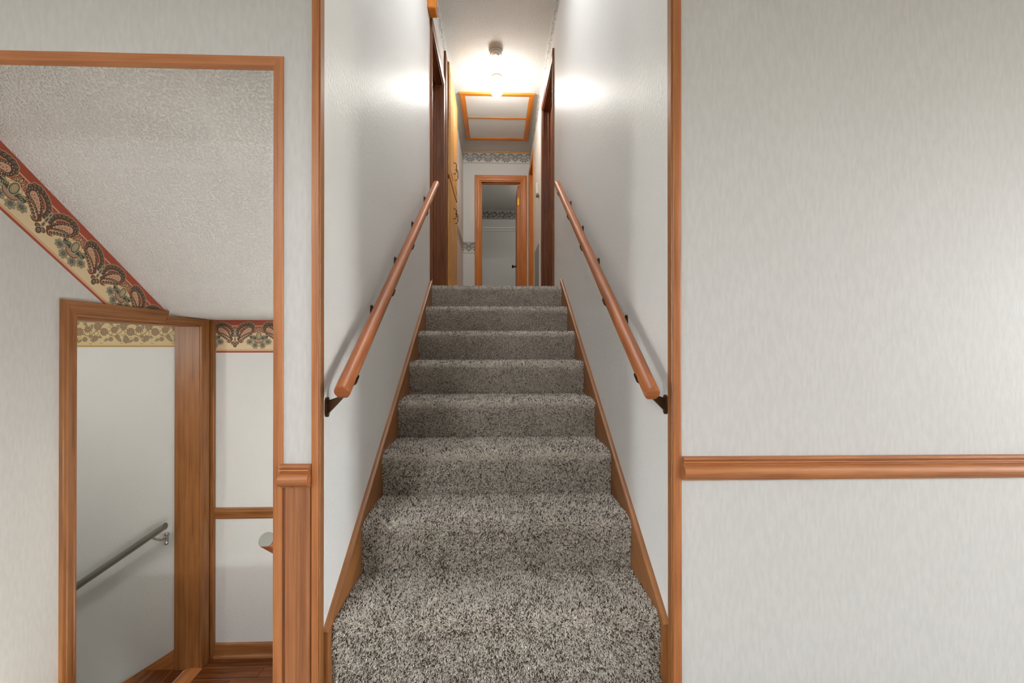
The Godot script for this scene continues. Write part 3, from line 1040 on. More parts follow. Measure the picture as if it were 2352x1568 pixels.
func hall_doors() -> void:
	var t := thing("door_1", "brown hall doorway in the stair wall beyond the rail nearer the landing", "door", V(XL, UP, 3.8), "", "structure")
	side_frame(t, XL, 1.0, 0.12, 3.43, 4.18, UP, 3.58, M.stain, 1.1)
	closed_leaf(t, XL - 0.08, 1.0, 3.43, 4.18, UP, 3.58, M.stain)
	t = thing("door_2", "brown hall doorway at the top of the rail on the chair-rail side", "door", V(XR, UP, 4.4), "", "structure")
	side_frame(t, XR, -1.0, 0.12, 3.947, 4.83, UP, 3.69, M.stain, 1.0)
	closed_leaf(t, XR + 0.08, -1.0, 3.947, 4.83, UP, 3.69, M.stain)
	t = thing("door_3", "orange wooden side doorway next to the bathroom door at the hall end", "door", V(XR, UP, 6.36), "", "structure")
	side_frame(t, XR, -1.0, 0.12, 6.05, 6.70, UP, 3.70, M.hall_trim, 1.1)
	closed_leaf(t, XR + 0.08, -1.0, 6.05, 6.70, UP, 3.70, M.hall_trim)
	# bathroom door at the end of the hall, leaf swung in
	t = thing("door_4", "orange wooden bathroom doorway at the end of the upstairs hall with its door open", "door", V(0.07, UP, 6.785), "", "structure")
	var pr := casing(1.35)
	var B := Vector3(0, 0, 1)
	var s := tool()
	sweep(s, pr, V(-0.237, UP, 6.785), V(-0.237, 3.63, 6.785), Vector3(-1, 0, 0), B, 0.0, 1.0)
	obj("casing_side", s, M.hall_trim, t)
	s = tool()
	sweep(s, pr, V(0.386, UP, 6.785), V(0.386, 3.63, 6.785), Vector3(1, 0, 0), B, 0.0, 1.0)
	obj("casing_side", s, M.hall_trim, t)
	s = tool()
	sweep(s, pr, V(-0.237, 3.63, 6.785), V(0.386, 3.63, 6.785), Vector3.UP, B, -1.0, 1.0)
	obj("casing_head", s, M.hall_trim, t)
	for e in [[-0.239, -0.222], [0.371, 0.388]]:
		s = tool()
		box(s, e[0], e[1], UP, 3.63, 6.785, 6.905, 0.001)
		obj("jamb", s, M.hall_trim, t)
	s = tool()
	box(s, -0.222, 0.371, 3.613, 3.632, 6.785, 6.905, 0.001, Vector3.RIGHT)
	obj("jamb_head", s, M.hall_trim, t)
	s = tool()
	box(s, -0.222, -0.21, UP, 3.613, 6.83, 6.862, 0.002)
	box(s, 0.359, 0.371, UP, 3.613, 6.83, 6.862, 0.002)
	box(s, -0.21, 0.359, 3.6, 3.613, 6.83, 6.862, 0.002, Vector3.RIGHT)
	obj("stop", s, M.hall_trim, t)
	s = tool()
	box(s, 0.33, 0.366, UP + 0.01, 3.60, 6.912, 7.53, 0.002)
	for r in [[0.1, 0.38], [0.46, 0.92]]:
		for c in [[0.13, 0.45], [0.55, 0.87]]:
			box(s, 0.325, 0.33, UP + 2.0 * r[0], UP + 2.0 * r[1], 6.912 + 0.6 * c[0], 6.912 + 0.6 * c[1], 0.004)
	var leaf := obj("leaf", s, M.hall_trim, t)
	s = tool()
	var rings := []
	for q in [[0.0, 0.0], [0.026, 0.0], [0.026, 0.006], [0.011, 0.01], [0.01, 0.032], [0.022, 0.038], [0.028, 0.05], [0.024, 0.062], [0.001, 0.066]]:
		var r := []
		for j in 20: r.append(V(0.33 - q[1], 2.448 + maxf(q[0], 0.0005) * cos(TAU * j / 20), 7.455 + maxf(q[0], 0.0005) * sin(TAU * j / 20)))
		rings.append(r)
	loft(s, rings)
	obj("knob", s, M.iron, leaf)
	s = tool()
	box(s, 0.334, 0.372, 3.305, 3.41, 6.905, 6.912, 0.001)
	bar(s, [V(0.352, 3.303, 6.901), V(0.352, 3.412, 6.901)], 0.006)
	obj("hinge", s, M.brass, leaf)
	s = tool()
	box(s, 0.334, 0.372, 1.75, 1.85, 6.905, 6.912, 0.001)
	bar(s, [V(0.352, 1.748, 6.901), V(0.352, 1.852, 6.901)], 0.006)
	obj("hinge", s, M.brass, leaf)

func landing_door() -> void:
	var t := thing("door_5", "brown wooden doorway in the landing side wall opening on the basement steps", "door", V(SIDE, LOW, 2.3), "", "structure")
	var B := Vector3(1, 0, 0)
	var pr := casing(1.1)
	var s := tool()
	sweep(s, pr, V(SIDE, LOW, 1.907), V(SIDE, 1.287, 1.907), Vector3(0, 0, 1), B, 0.0, 1.0)
	obj("casing_side", s, M.dark_trim, t)
	s = tool()
	sweep(s, pr, V(SIDE, LOW, 2.686), V(SIDE, 1.279, 2.686), Vector3(0, 0, -1), B, 0.0, 0.55)
	obj("casing_side", s, M.dark_trim, t)
	# head: full height to where the ceiling comes down, then cut along it
	s = tool()
	sweep(s, pr, V(SIDE, 1.287, 1.907), V(SIDE, 1.282, 2.40), Vector3.UP, B, -1.0, 0.3)
	var low := []
	for q in pr: low.append(Vector2(q.x * 0.58, q.y))
	sweep(s, low, V(SIDE, 1.282, 2.40), V(SIDE, 1.279, 2.688), Vector3.UP, B, 0.3, 1.8)
	obj("casing_head", s, M.dark_trim, t)
	s = tool()
	box(s, SIDE, -1.872, LOW, 1.285, 2.683, 2.705, 0.001)
	obj("jamb", s, M.dark_trim, t)
	s = tool()
	box(s, SIDE, -1.872, LOW, 1.285, 1.893, 1.911, 0.001)
	obj("jamb", s, M.dark_trim, t)
	s = tool()
	box(s, SIDE, -1.872, 1.274, 1.29, 1.9, 2.69, 0.001, Vector3.FORWARD)
	obj("jamb_head", s, M.dark_trim, t)
	s = tool()
	sweep(s, [Vector2(-0.075, 0), Vector2(0.02, 0), Vector2(0.02, 0.004), Vector2(0.0, 0.011), Vector2(-0.055, 0.011), Vector2(-0.075, 0.004)], V(SIDE, LOW, 1.91), V(SIDE, LOW, 2.684), Vector3.RIGHT, Vector3.UP)
	obj("threshold", s, M.trim, t)
	# square bead filling the corner beside the casing
	s = tool()
	box(s, SIDE, SIDE + 0.03, LOW, 1.318, 2.766, 2.79, 0.003)
	struct("trim_9", s, M.dark_trim, "slim upright wooden bead in the corner beside the basement doorway", "trim")

# ------------------------------------------------------------------ stairs
func step_profile(k: int) -> Array:
	# outline in (d, y) of the carpet over step k, from the foot of the riser, over the nose, to the next riser
	var d0: float = RISER[k]
	var d1: float = RISER[k + 1] if k + 1 < RISER.size() else d0 + 0.3
	var y0 := RISE * k
	var y1 := RISE * (k + 1) + (0.008 if k == 0 else 0.008)
	var p := [Vector2(d0 + 0.004, y0), Vector2(d0, y0 + 0.02), Vector2(d0 - 0.002, y0 + 0.06), Vector2(d0 - 0.006, y1 - 0.06)]
	for j in 7:
		var a := PI * (1.0 - 0.5 * j / 6.0)
		p.append(Vector2(d0 + 0.021, y1 - 0.028) + Vector2(0.029 * cos(a), 0.028 * sin(a)))
	p.append(Vector2(d0 + 0.1, y1 + 0.001))
	p.append(Vector2(d1 + 0.002, y1))
	return p

const RISE := 0.1769
const RISER := [1.03, 1.327, 1.613, 1.898, 2.2, 2.486, 2.77, 3.055, 3.332]

func staircase() -> void:
	var t := thing("staircase", "straight flight of steps in speckled grey-brown carpet rising between two white walls", "stairs", V(0.008, 0, 1.03))
	var xa := XL + 0.0195
	var xb := XR - 0.0195
	var blade := tool()
	# one tuft of yarn: a three-sided tapering twist
	var rings := []
	for k in 3:
		var r := []
		for j in 3:
			var a := TAU * j / 3.0 + k * 0.5
			var w: float = [0.0013, 0.0015, 0.0006][k]
			r.append(Vector3(cos(a) * w + [0.0, 0.0006, 0.0026][k], 0.0042 * k, sin(a) * w))
		rings.append(r)
	loft(blade, rings)
	var tuft := blade.commit()
	tuft.surface_set_material(0, M.pile)
	var clump := FastNoiseLite.new()
	clump.seed = 5
	clump.frequency = 9.0
	for k in RISER.size():
		var prof := step_profile(k)
		var s := tool()
		var wide_a := xa if k else xa - 0.0
		var wide_b := xb if k else xb + 0.0
		var w := 0.0
		for i in prof.size() - 1:
			var a: Vector2 = prof[i]
			var b: Vector2 = prof[i + 1]
			var n := V(0, (b.x - a.x), -(b.y - a.y))
			var l := (b - a).length()
			tri(s, [V(wide_a, a.y, a.x), V(wide_b, a.y, a.x), V(wide_b, b.y, b.x)], [n.normalized(), n.normalized(), n.normalized()], [Vector2(wide_a, w), Vector2(wide_b, w), Vector2(wide_b, w + l)])
			tri(s, [V(wide_a, a.y, a.x), V(wide_b, b.y, b.x), V(wide_a, b.y, b.x)], [n.normalized(), n.normalized(), n.normalized()], [Vector2(wide_a, w), Vector2(wide_b, w + l), Vector2(wide_a, w + l)])
			w += l
		# solid body behind the carpet
		var last: Vector2 = prof[prof.size() - 1]
		box(s, wide_a + 0.001, wide_b - 0.001, maxf(0.0, RISE * k - 0.1), last.y - 0.006, RISER[k] + 0.03, last.x)
		var st := obj("step", s, M.carpet, t)
		# pile: thinner upstairs where the tufts are smaller in view
		var gap := 0.0029 * maxf(1.0, RISER[k] / 1.3) ** 0.75
		var buf := PackedFloat32Array()
		var count := 0
		for i in prof.size() - 1:
			var a: Vector2 = prof[i]
			var b: Vector2 = prof[i + 1]
			var l := (b - a).length()
			var rows := maxi(1, int(l / gap))
			var n := V(0, (b.x - a.x), -(b.y - a.y)).normalized()
			for r in rows:
				var x := wide_a + 0.002
				while x < wide_b - 0.002:
					var q := a.lerp(b, (r + rng.randf()) / rows)
					var px := x + rng.randf_range(-0.5, 0.5) * gap
					var lean := Vector3(rng.randf_range(-1, 1), rng.randf_range(-1, 1), rng.randf_range(-1, 1)) * 0.75
					var yv := (n + lean).normalized()
					var xv := yv.cross(Vector3(rng.randf_range(-1, 1), rng.randf_range(-1, 1), rng.randf_range(-1, 1))).normalized()
					var zv := xv.cross(yv)
					var sc := rng.randf_range(0.75, 1.25)
					var o := V(px, q.y, q.x) - n * 0.001
					var tone := rng.randf() + 0.22 * clump.get_noise_3d(px, q.y, q.x)
					var c := Color(0.1, 0.074, 0.054) if tone < 0.24 else Color(0.42, 0.36, 0.3) if tone < 0.36 else Color(0.8, 0.725, 0.64) if tone < 0.76 else Color(0.92, 0.865, 0.79)
					c = c * rng.randf_range(0.85, 1.12)
					buf.append_array([xv.x * sc, yv.x * sc, zv.x * sc, o.x, xv.y * sc, yv.y * sc, zv.y * sc, o.y, xv.z * sc, yv.z * sc, zv.z * sc, o.z, c.r, c.g, c.b, 1.0])
					count += 1
					x += gap
		var mm := MultiMesh.new()
		mm.transform_format = MultiMesh.TRANSFORM_3D
		mm.use_colors = true
		mm.mesh = tuft
		mm.instance_count = count
		mm.buffer = buf
		var mi := MultiMeshInstance3D.new()
		mi.name = "carpet_pile"
		mi.multimesh = mm
		mi.material_override = M.pile
		mi.set_meta("kind", "stuff")
		st.add_child(mi, true)

# ------------------------------------------------------------------ rails
func rail_outline() -> Array:
	var out := []
	for j in 36:
		var a := TAU * j / 36.0
		var q := Vector2(cos(a), sin(a)) * 0.0225
		q.y = maxf(q.y, -0.0195)
		out.append(q)
	return out

func handrail(called: String, label: String, a: Vector3, b: Vector3, wall: float, spots: Array) -> void:
	var t := thing(called, label, "handrail", a)
	var dir := (b - a).normalized()
	var side := Vector3(1, 0, 0)
	var upv := side.cross(dir)
	if upv.y < 0.0: upv = -upv
	var s := tool()
	var rings := []
	for e in [[0.0, 0.9], [0.0025, 0.97], [0.006, 1.0], [(b - a).length() - 0.006, 1.0], [(b - a).length() - 0.0025, 0.97], [(b - a).length(), 0.9]]:
		var r := []
		for q in rail_outline(): r.append(a + dir * e[0] + (side * q.x + upv * q.y) * e[1])
		rings.append(r)
	loft(s, rings)
	obj("rail", s, M.rail, t)
	var into := signf(a.x - wall)
	for d in spots:
		var f: float = (d + a.z) / (-b.z + a.z)
		var c := a.lerp(b, f)
		var br := Node3D.new()
		br.name = "bracket"
		t.add_child(br, true)
		br.position = V(wall, c.y - 0.085, d) - a
		# plate with rounded ends and two screws
		s = tool()
		var o := []
		for j in 24:
			var g := TAU * j / 24.0
			o.append(Vector2(cos(g) * 0.013, sin(g) * 0.013 + signf(sin(g)) * 0.016))
		sweep(s, o, V(wall, c.y - 0.087, d), V(wall + into * 0.006, c.y - 0.087, d), Vector3(0, 0, 1), Vector3.UP)
		for e in [-0.02, 0.02]:
			var sc := []
			for q in [[0.005, 0.006], [0.0046, 0.008], [0.001, 0.0092]]:
				var r := []
				for j in 10: r.append(V(wall + into * q[1], c.y - 0.087 + e + q[0] * cos(TAU * j / 10), d + q[0] * sin(TAU * j / 10)))
				sc.append(r)
			loft(s, sc)
		obj("plate", s, M.bronze, br)
		# web reaching out under the rail
		s = tool()
		var x0 := wall + into * 0.005
		var x1 := c.x
		var web := [V(x0, c.y - 0.108, d), V(x0, c.y - 0.068, d), V(lerpf(x0, x1, 0.55), c.y - 0.056, d), V(x1, c.y - 0.03, d), V(x1, c.y - 0.042, d), V(lerpf(x0, x1, 0.5), c.y - 0.076, d)]
		var near := []
		var far := []
		for p in web:
			near.append(p + Vector3(0, 0, 0.006))
			far.append(p - Vector3(0, 0, 0.006))
		for k in [[0, 1, 2, 5], [5, 2, 3, 4]]:
			face(s, k.map(func(i): return near[i]), Vector3(0, 0, 1))
			face(s, k.map(func(i): return far[i]), Vector3(0, 0, -1))
		for i in web.size():
			var j := (i + 1) % web.size()
			var e: Vector3 = web[j] - web[i]
			face(s, [near[i], near[j], far[j], far[i]], Vector3(-e.y, e.x, 0) * into * (1.0 if true else 1.0))
		obj("arm", s, M.bronze, br)
		# strap cupping the underside of the rail
		s = tool()
		var strap := []
		for j in 9:
			var g := lerpf(-PI * 0.98, -PI * 0.02, j / 8.0)
			strap.append([cos(g) * 0.0245, maxf(sin(g) * 0.0245, -0.021)])
		for j in 8:
			var p := [c + side * strap[j][0] + upv * strap[j][1], c + side * strap[j + 1][0] + upv * strap[j + 1][1]]
			var n: Vector3 = ((p[0] + p[1]) * 0.5 - c).normalized()
			var h := dir * 0.011
			face(s, [p[0] - h, p[1] - h, p[1] + h, p[0] + h], n)
			var p2 := [p[0] + n * 0.003, p[1] + n * 0.003]
			face(s, [p2[0] - h, p2[1] - h, p2[1] + h, p2[0] + h], n)
			face(s, [p[0] - h, p[1] - h, p2[1] - h, p2[0] - h], -dir)
			face(s, [p[0] + h, p[1] + h, p2[1] + h, p2[0] + h], dir)
		obj("strap", s, M.bronze, br)

func handrails() -> void:
	handrail("handrail", "round varnished wooden stair rail on bronze brackets, fixed to the wall nearer the landing", V(-0.428, 1.041, 1.262), V(-0.422, 2.306, 3.19), XL, [1.322, 1.79, 2.2, 2.645, 3.09])
	handrail("handrail", "round varnished wooden stair rail on bronze brackets, fixed to the wall nearer the chair rail", V(0.44, 1.035, 1.246), V(0.44, 2.32, 3.2), XR, [1.32, 1.72, 2.19, 2.59, 3.01])

# ------------------------------------------------------------------ upstairs hall
func hall_things() -> void:
	# smoke detector
	var at := V(0.0, TOP, 4.45)
	var t := thing("smoke_detector", "round white smoke detector on the hall ceiling before the lamp", "smoke detector", at)
	var s := tool()
	lathe(s, [Vector2(0, 0), Vector2(0.066, 0), Vector2(0.067, -0.012), Vector2(0.064, -0.016), Vector2(0.0, -0.016)], at, 40)
	obj("base", s, M.plastic, t)
	s = tool()
	lathe(s, [Vector2(0, -0.016), Vector2(0.058, -0.016), Vector2(0.06, -0.028), Vector2(0.056, -0.036), Vector2(0.046, -0.04), Vector2(0.042, -0.037), Vector2(0.038, -0.041), Vector2(0.026, -0.045), Vector2(0.0, -0.046)], at, 40)
	obj("cover", s, M.plastic, t)
	s = tool()
	lathe(s, [Vector2(0, -0.044), Vector2(0.009, -0.044), Vector2(0.009, -0.048), Vector2(0.0, -0.049)], at + Vector3(0.02, 0, 0.012), 16)
	obj("test_button", s, M.white, t)
	# attic hatch
	at = V(0.015, TOP, 5.77)
	t = thing("attic_hatch", "orange wood-framed attic hatch in the hall ceiling behind the lamp", "hatch", at)
	var xa := -0.42
	var xb := 0.45
	var da := 5.18
	var db := 6.38
	var pr := [Vector2(0, 0), Vector2(0, 0.012), Vector2(0.004, 0.015), Vector2(0.02, 0.017), Vector2(0.048, 0.02), Vector2(0.056, 0.019), Vector2(0.058, 0.015), Vector2(0.058, 0)]
	var dn := Vector3(0, -1, 0)
	for e in [[V(xa + 0.058, TOP, da + 0.058), V(xa + 0.058, TOP, db - 0.058), Vector3(-1, 0, 0)], [V(xb - 0.058, TOP, da + 0.058), V(xb - 0.058, TOP, db - 0.058), Vector3(1, 0, 0)], [V(xa + 0.058, TOP, da + 0.058), V(xb - 0.058, TOP, da + 0.058), Vector3(0, 0, 1)], [V(xa + 0.058, TOP, db - 0.058), V(xb - 0.058, TOP, db - 0.058), Vector3(0, 0, -1)]]:
		s = tool()
		sweep(s, pr, e[0], e[1], e[2], dn, -1.0, 1.0)
		obj("frame_side", s, M.hall_trim, t)
	for e in [[da + 0.058, 5.745], [5.765, db - 0.058]]:
		s = tool()
		box(s, xa + 0.058, xb - 0.058, TOP - 0.006, TOP + 0.01, e[0], e[1], 0.002)
		obj("panel", s, M.flat, t)
	s = tool()
	box(s, xa + 0.05, xb - 0.05, TOP - 0.014, TOP + 0.005, 5.742, 5.768, 0.004, Vector3.RIGHT)
	obj("cross_bar", s, M.hall_trim, t)
	# door chime
	at = V(XL, 3.59, 3.3)
	t = thing("door_chime", "wooden door chime box high on the stair wall before the hall doorway", "chime", at)
	s = tool()
	box(s, XL, XL + 0.06, 3.59, 3.86, 3.235, 3.345, 0.006)
	obj("box", s, M.hall_trim, t)
	s = tool()
	box(s, XL + 0.022, XL + 0.045, 3.645, 3.656, 3.2325, 3.24)
	obj("slot", s, M.black, t)
	s = tool()
	box(s, XL + 0.022, XL + 0.045, 3.70, 3.711, 3.2325, 3.24)
	obj("slot", s, M.black, t)
	# linen cabinet
	at = V(XL, UP, 4.8)
	t = thing("linen_cabinet", "tall knotty pine linen cabinet with iron pulls along the hall wall", "cabinet", at)
	s = tool()
	box(s, XL, XL + 0.02, UP, 3.95, 4.262, 5.32, 0.003)
	obj("face_frame", s, M.stain, t)
	for c in [[4.41, 4.862, 4.80], [4.868, 5.31, 4.985]]:
		for r in [[UP + 0.06, 2.79, 2.48, 2.63], [2.83, 3.94, 2.96, 3.12]]:
			s = tool()
			box(s, XL + 0.02, XL + 0.038, r[0], r[1], c[0], c[1], 0.004)
			var dr := obj("door", s, M.pine, t)
			s = tool()
			box(s, XL + 0.038, XL + 0.042, r[0] + 0.07, r[1] - 0.07, c[0] + 0.07, c[1] - 0.07, 0.004)
			obj("panel", s, M.pine, dr)
			s = tool()
			var hx := XL + 0.038
			bar(s, [V(hx, r[2] + 0.02, c[2]), V(hx + 0.026, r[2] + 0.024, c[2]), V(hx + 0.034, r[2] + 0.04, c[2]), V(hx + 0.034, r[3] - 0.04, c[2]), V(hx + 0.026, r[3] - 0.024, c[2]), V(hx, r[3] - 0.02, c[2])], 0.004)
			for e in [r[2], r[3] - 0.036]:
				sweep(s, [Vector2(0, -0.004), Vector2(0.012, 0.012), Vector2(0.007, 0.03), Vector2(0, 0.042), Vector2(-0.007, 0.03), Vector2(-0.012, 0.012)], V(hx, e, c[2]), V(hx + 0.003, e, c[2]), Vector3(0, 0, 1), Vector3.UP)
			obj("pull", s, M.iron, dr)
	# thermostat
	at = V(XR, 2.9, 5.24)
	t = thing("thermostat", "small white thermostat on the hall wall between the two doorways", "thermostat", at)
	s = tool()
	box(s, XR, XR - 0.012, 2.895, 3.05, 5.19, 5.30, 0.004)
	obj("back_plate", s, M.plastic, t)
	s = tool()
	box(s, XR - 0.012, XR - 0.04, 2.915, 3.045, 5.195, 5.295, 0.008)
	obj("cover", s, M.white, t)
	s = tool()
	box(s, XR - 0.014, XR - 0.036, 2.897, 2.917, 5.2, 5.29, 0.004)
	obj("lever", s, M.grey_metal, t)
	# return air grille
	at = V(XR, UP + 0.08, 5.48)
	t = thing("air_grille", "grey slatted return-air grille low on the hall wall under the thermostat", "vent", at)
	s = tool()
	box(s, XR, XR - 0.002, UP + 0.08, 2.36, 5.18, 5.79)
	obj("dark_backing", s, M.black, t)
	for e in [[5.17, 5.195, UP + 0.07, 2.37], [5.775, 5.80, UP + 0.07, 2.37], [5.195, 5.775, UP + 0.07, UP + 0.095], [5.195, 5.775, 2.345, 2.37]]:
		s = tool()
		box(s, XR, XR - 0.008, e[2], e[3], e[0], e[1], 0.002)
		obj("frame_side", s, M.white, t)
	for k in 19:
		s = tool()
		var d := 5.21 + 0.0305 * k
		slab(s, [Vector2(d, UP + 0.095), Vector2(d + 0.012, UP + 0.095), Vector2(d + 0.012, 2.345), Vector2(d, 2.345)], XR - 0.003, XR - 0.0075)
		obj("slat", s, M.grey_metal, t)
	# double curtain rod in the bathroom
	at = V(0.4, 3.3, 8.4)
	t = thing("curtain_rod", "pair of bright white rods across the dim bathroom beyond the far door", "rod", at)
	for e in [[3.331, 8.40], [3.286, 8.43]]:
		s = tool()
		bar(s, [V(-0.304, e[0], e[1]), V(0.4, e[0], e[1]), V(1.2, e[0], e[1])], 0.011, 14)
		obj("rod", s, M.wire, t)
	for e in [[-0.304, -0.29], [1.186, 1.2]]:
		s = tool()
		box(s, e[0], e[1], 3.26, 3.355, 8.375, 8.455, 0.004)
		obj("end_plate", s, M.chrome, t)

# ------------------------------------------------------------------ printed borders
# a strip from a to b (top edge), hanging along down, facing n; the print repeats every rep metres
func border_strip(called: String, label: String, m: Material, a: Vector3, b: Vector3, down: Vector3, n: Vector3, rep: float, start: float, group := "") -> void:
	var s := tool()
	var t := n * 0.0009
	var l := (b - a).length()
	var c := [a, b, b + down, a + down]
	var uv := [Vector2(start / rep, 0), Vector2((start + l) / rep, 0), Vector2((start + l) / rep, 1), Vector2(start / rep, 1)]
	var f := c.map(func(p): return p + t)
	tri(s, [f[0], f[1], f[2]], [n, n, n], [uv[0], uv[1], uv[2]])
	tri(s, [f[0], f[2], f[3]], [n, n, n], [uv[0], uv[2], uv[3]])
	for i in 4:
		var j := (i + 1) % 4
		var e: Vector3 = ((c[i] + c[j]) * 0.5 - (a + b + down) * 0.5 - (down * 0.0)).normalized()
		var mid: Vector3 = (c[0] + c[2]) * 0.5
		e = ((c[i] + c[j]) * 0.5 - mid).normalized()
		tri(s, [c[i], c[j], f[j]], [e, e, e], [uv[i], uv[j], uv[j]])
		tri(s, [c[i], f[j], f[i]], [e, e, e], [uv[i], uv[j], uv[i]])
	tag(obj(called, s, m), label, "wallpaper border", group)

func borders() -> void:
	var dn := Vector3(0, -1, 0)
	# landing, end wall
	border_strip("wallpaper_border", "brick-red and cream paisley border level along the top of the landing end wall", M.paisley, V(-1.70, 1.318, 2.79), V(-0.613, 1.318, 2.79), dn * 0.198, Vector3(0, 0, 1), 0.285, 0.03)
	# landing, side wall: cut to the slope of the ceiling and the top of the doorway
	var s := tool()
	var sl := Vector2(1.0, -0.686).normalized()
	var poly := [Vector2(1.30, 2.1107), Vector2(2.425, 1.3385), Vector2(2.41, 1.31), Vector2(2.10, 1.31), Vector2(1.30, 1.8777)]
	var pts := PackedVector2Array(poly)
	var tr := Geometry2D.triangulate_polygon(pts)
	var O := Vector2(1.30, 2.1107)
	for x in [SIDE + 0.0009]:
		for k in range(0, tr.size(), 3):
			var p := []
			var uv := []
			for i in 3:
				var q := pts[tr[k + i]]
				p.append(V(x, q.y, q.x))
				var r := q - O
				uv.append(Vector2((r.dot(sl) + 0.05) / 0.285, clampf(-r.cross(sl) * -1.0 / 0.193, 0.0, 1.0)))
			tri(s, p, [Vector3.RIGHT, Vector3.RIGHT, Vector3.RIGHT], uv)
	for i in pts.size():
		var a := pts[i]
		var b := pts[(i + 1) % pts.size()]
		var e := (a + b) * 0.5 - Vector2(1.8, 1.65)
		var n := V(0, e.y, e.x).normalized()
		tri(s, [V(SIDE, a.y, a.x), V(SIDE, b.y, b.x), V(SIDE + 0.0009, b.y, b.x)], [n, n, n], [Vector2.ZERO, Vector2.ZERO, Vector2.ZERO])
		tri(s, [V(SIDE, a.y, a.x), V(SIDE + 0.0009, b.y, b.x), V(SIDE + 0.0009, a.y, a.x)], [n, n, n], [Vector2.ZERO, Vector2.ZERO, Vector2.ZERO])
	tag(obj("wallpaper_border", s, M.paisley), "brick-red and cream paisley border slanting down to the basement doorway under the sloping ceiling", "wallpaper border")
	# basement
	border_strip("wallpaper_border", "cream border of brown flowers on the wall above the basement steps", M.floral, V(-4.3, 1.318, 2.705), V(-1.872, 1.318, 2.705), dn * 0.163, Vector3(0, 0, 1), 0.29, 0.0)
	# upstairs hall
	border_strip("wallpaper_border", "grey paisley border along the top of the hall end wall over the bathroom door", M.grey_paisley, V(XL, TOP - 0.018, 6.785), V(XR, TOP - 0.018, 6.785), dn * 0.165, Vector3(0, 0, 1), 0.272, 0.168)
	border_strip("wallpaper_border", "short piece of grey paisley border beside the bathroom door frame", M.grey_paisley, V(XL, 2.703, 6.785), V(-0.318, 2.703, 6.785), dn * 0.177, Vector3(0, 0, 1), 0.272, 0.052)
	border_strip("wallpaper_border", "grey paisley border along the top of the hall wall over the linen cabinet", M.grey_paisley, V(XL, TOP - 0.01, 3.4), V(XL, TOP - 0.01, 6.785), dn * 0.165, Vector3(1, 0, 0), 0.266, 0.0)
	border_strip("wallpaper_border", "grey paisley border along the top of the hall wall over the thermostat", M.grey_paisley, V(XR, TOP - 0.01, 3.4), V(XR, TOP - 0.01, 6.785), dn * 0.165, Vector3(-1, 0, 0), 0.266, 0.0)
	border_strip("wallpaper_border", "grey paisley border at rail height between the linen cabinet and the hall corner", M.grey_paisley, V(XL, 2.703, 5.33), V(XL, 2.703, 6.785), dn * 0.177, Vector3(1, 0, 0), 0.266, 0.1)
	border_strip("wallpaper_border", "dark flowered border along the top of the dim bathroom wall", M.bath_floral, V(-0.304, TOP - 0.004, 9.8), V(1.2, TOP - 0.004, 9.8), dn * 0.19, Vector3(0, 0, 1), 0.34, 0.0)
	# thin cream bead where the hall ceiling meets the walls
	s = tool()
	box(s, XL, XR, TOP - 0.018, TOP, 6.767, 6.785, 0.004, Vector3.RIGHT)
	struct("trim_10", s, M.pine, "thin wooden bead between the hall end wall and the ceiling", "trim")

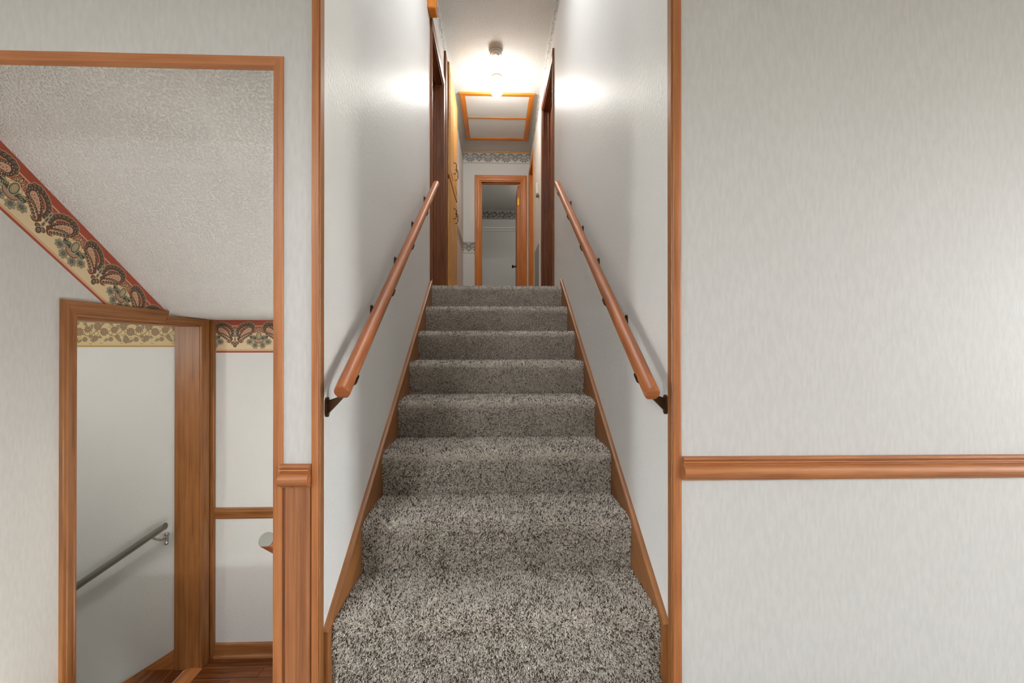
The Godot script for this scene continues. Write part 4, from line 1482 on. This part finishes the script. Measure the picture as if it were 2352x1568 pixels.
# ------------------------------------------------------------------ landing
func landing_things() -> void:
	var s := tool()
	var r := []
	for q in CASING: r.append(Vector2(q.y * 0.9, q.x * 1.1))
	sweep(s, r, V(-1.70, 0.113, 2.79), V(-0.613, 0.113, 2.79), Vector3(0, 0, 1), Vector3.UP)
	struct("trim_11", s, M.dark_trim, "short brown chair rail across the landing end wall", "chair rail")
	s = tool()
	sweep(s, [Vector2(0, 0), Vector2(0.024, 0), Vector2(0.024, 0.006), Vector2(0.02, 0.014), Vector2(0.012, 0.018), Vector2(0.012, 0.066), Vector2(0.009, 0.078), Vector2(0.004, 0.084), Vector2(0, 0.085)], V(-1.70, LOW, 2.79), V(-0.613, LOW, 2.79), Vector3(0, 0, 1), Vector3.UP)
	struct("baseboard_landing", s, M.dark_trim, "brown baseboard along the landing end wall", "baseboard")
	s = tool()
	var bd := [Vector2(-1.872, -0.608), Vector2(-1.872, -0.95), Vector2(-2.2, -0.95), Vector2(-2.6, -1.22), Vector2(-2.6, -1.07)]
	var pts := PackedVector2Array(bd)
	var tr := Geometry2D.triangulate_polygon(pts)
	for z in [[2.692, 1.0], [2.705, -1.0]]:
		for k in range(0, tr.size(), 3):
			var p := []
			for i in 3: p.append(V(pts[tr[k + i]].x, pts[tr[k + i]].y, z[0]))
			face(s, p, Vector3(0, 0, z[1]), Vector3(1, 0.68, 0))
	for i in pts.size():
		var a := pts[i]
		var b := pts[(i + 1) % pts.size()]
		var e := (a + b) * 0.5 - Vector2(-2.15, -0.86)
		face(s, [V(a.x, a.y, 2.692), V(b.x, b.y, 2.692), V(b.x, b.y, 2.705), V(a.x, a.y, 2.705)], Vector3(e.x, e.y, 0))
	struct("trim_12", s, M.trim, "slanted wooden skirt board beside the basement steps, behind the door jamb", "skirt board")
	# grey pipe rail over the basement steps, end cut upright
	var a := V(-2.75, -0.456, 2.63)
	var b := V(-1.885, 0.135, 2.63)
	var t := thing("handrail", "slim grey rail slanting down the basement wall behind the landing doorway", "handrail", b)
	s = tool()
	var rings := []
	for e in [a, b]:
		var ring := []
		for j in 24:
			var g := TAU * j / 24.0
			var q := Vector3(-sin(0.6) * cos(g) * 0.022, cos(0.6) * cos(g) * 0.022, sin(g) * 0.022)
			if e == b: q.x = -0.2 * q.y + (0.0 if q.z < 0 else -0.0)
			ring.append(e + q)
		rings.append(ring)
	loft(s, rings)
	obj("rail", s, M.grey_rail, t)
	for x in [-1.935, -2.65]:
		var y := lerpf(a.y, b.y, (x - a.x) / (b.x - a.x))
		s = tool()
		bar(s, [V(x - 0.02, y - 0.03, 2.63), V(x - 0.012, y - 0.045, 2.645), V(x + 0.005, y - 0.06, 2.665), V(x + 0.015, y - 0.062, 2.70)], 0.007)
		lathe(s, [Vector2(0, 0), Vector2(0.012, 0.004), Vector2(0.013, 0.016), Vector2(0, 0.02)], V(x + 0.016, y - 0.045, 2.69), 14)
		lathe(s, [Vector2(0, 0), Vector2(0.01, 0.002), Vector2(0.01, 0.018), Vector2(0, 0.022)], V(x + 0.014, y - 0.098, 2.69), 14)
		bar(s, [V(x + 0.015, y - 0.03, 2.695), V(x + 0.015, y - 0.095, 2.695)], 0.008)
		obj("bracket", s, M.chrome, t)
	# stub of the rail over the landing steps, seen end on past the opening edge
	var p0 := V(-0.727, 0.556, 1.45)
	var p1 := V(-0.705, 0.05, 2.12)
	t = thing("handrail", "wooden rail dropping away beside the landing opening, with glare painted on its cut end", "handrail", p0)
	var dir := (p1 - p0).normalized()
	var upv := Vector3.RIGHT.cross(dir)
	if upv.y < 0: upv = -upv
	s = tool()
	rings = []
	for e in [[0.0, 1.0], [0.004, 1.02], [(p1 - p0).length(), 1.02]]:
		var ring := []
		for q in rail_outline(): ring.append(p0 + dir * e[0] + (Vector3.RIGHT * q.x + upv * q.y) * 1.05 * e[1])
		rings.append(ring)
	loft(s, rings)
	obj("rail", s, M.rail, t)
	s = tool()
	var cap := []
	for e in [-0.0015, 0.0005]:
		var ring := []
		for q in rail_outline(): ring.append(p0 + dir * e + (Vector3.RIGHT * q.x + upv * q.y) * 1.0)
		cap.append(ring)
	loft(s, cap)
	obj("glare_end", s, M.glare_end, t)  # grey disc paints the glare on the varnished end
	for f in [0.18, 0.8]:
		var c := p0.lerp(p1, f)
		s = tool()
		bar(s, [c + Vector3(0.0, -0.02, 0), c + Vector3(0.01, -0.05, 0), c + Vector3(0.05, -0.075, 0), Vector3(-0.613, c.y - 0.08, c.z)], 0.007)
		bar(s, [Vector3(-0.62, c.y - 0.05, c.z), Vector3(-0.62, c.y - 0.11, c.z)], 0.01)
		obj("bracket", s, M.chrome, t)
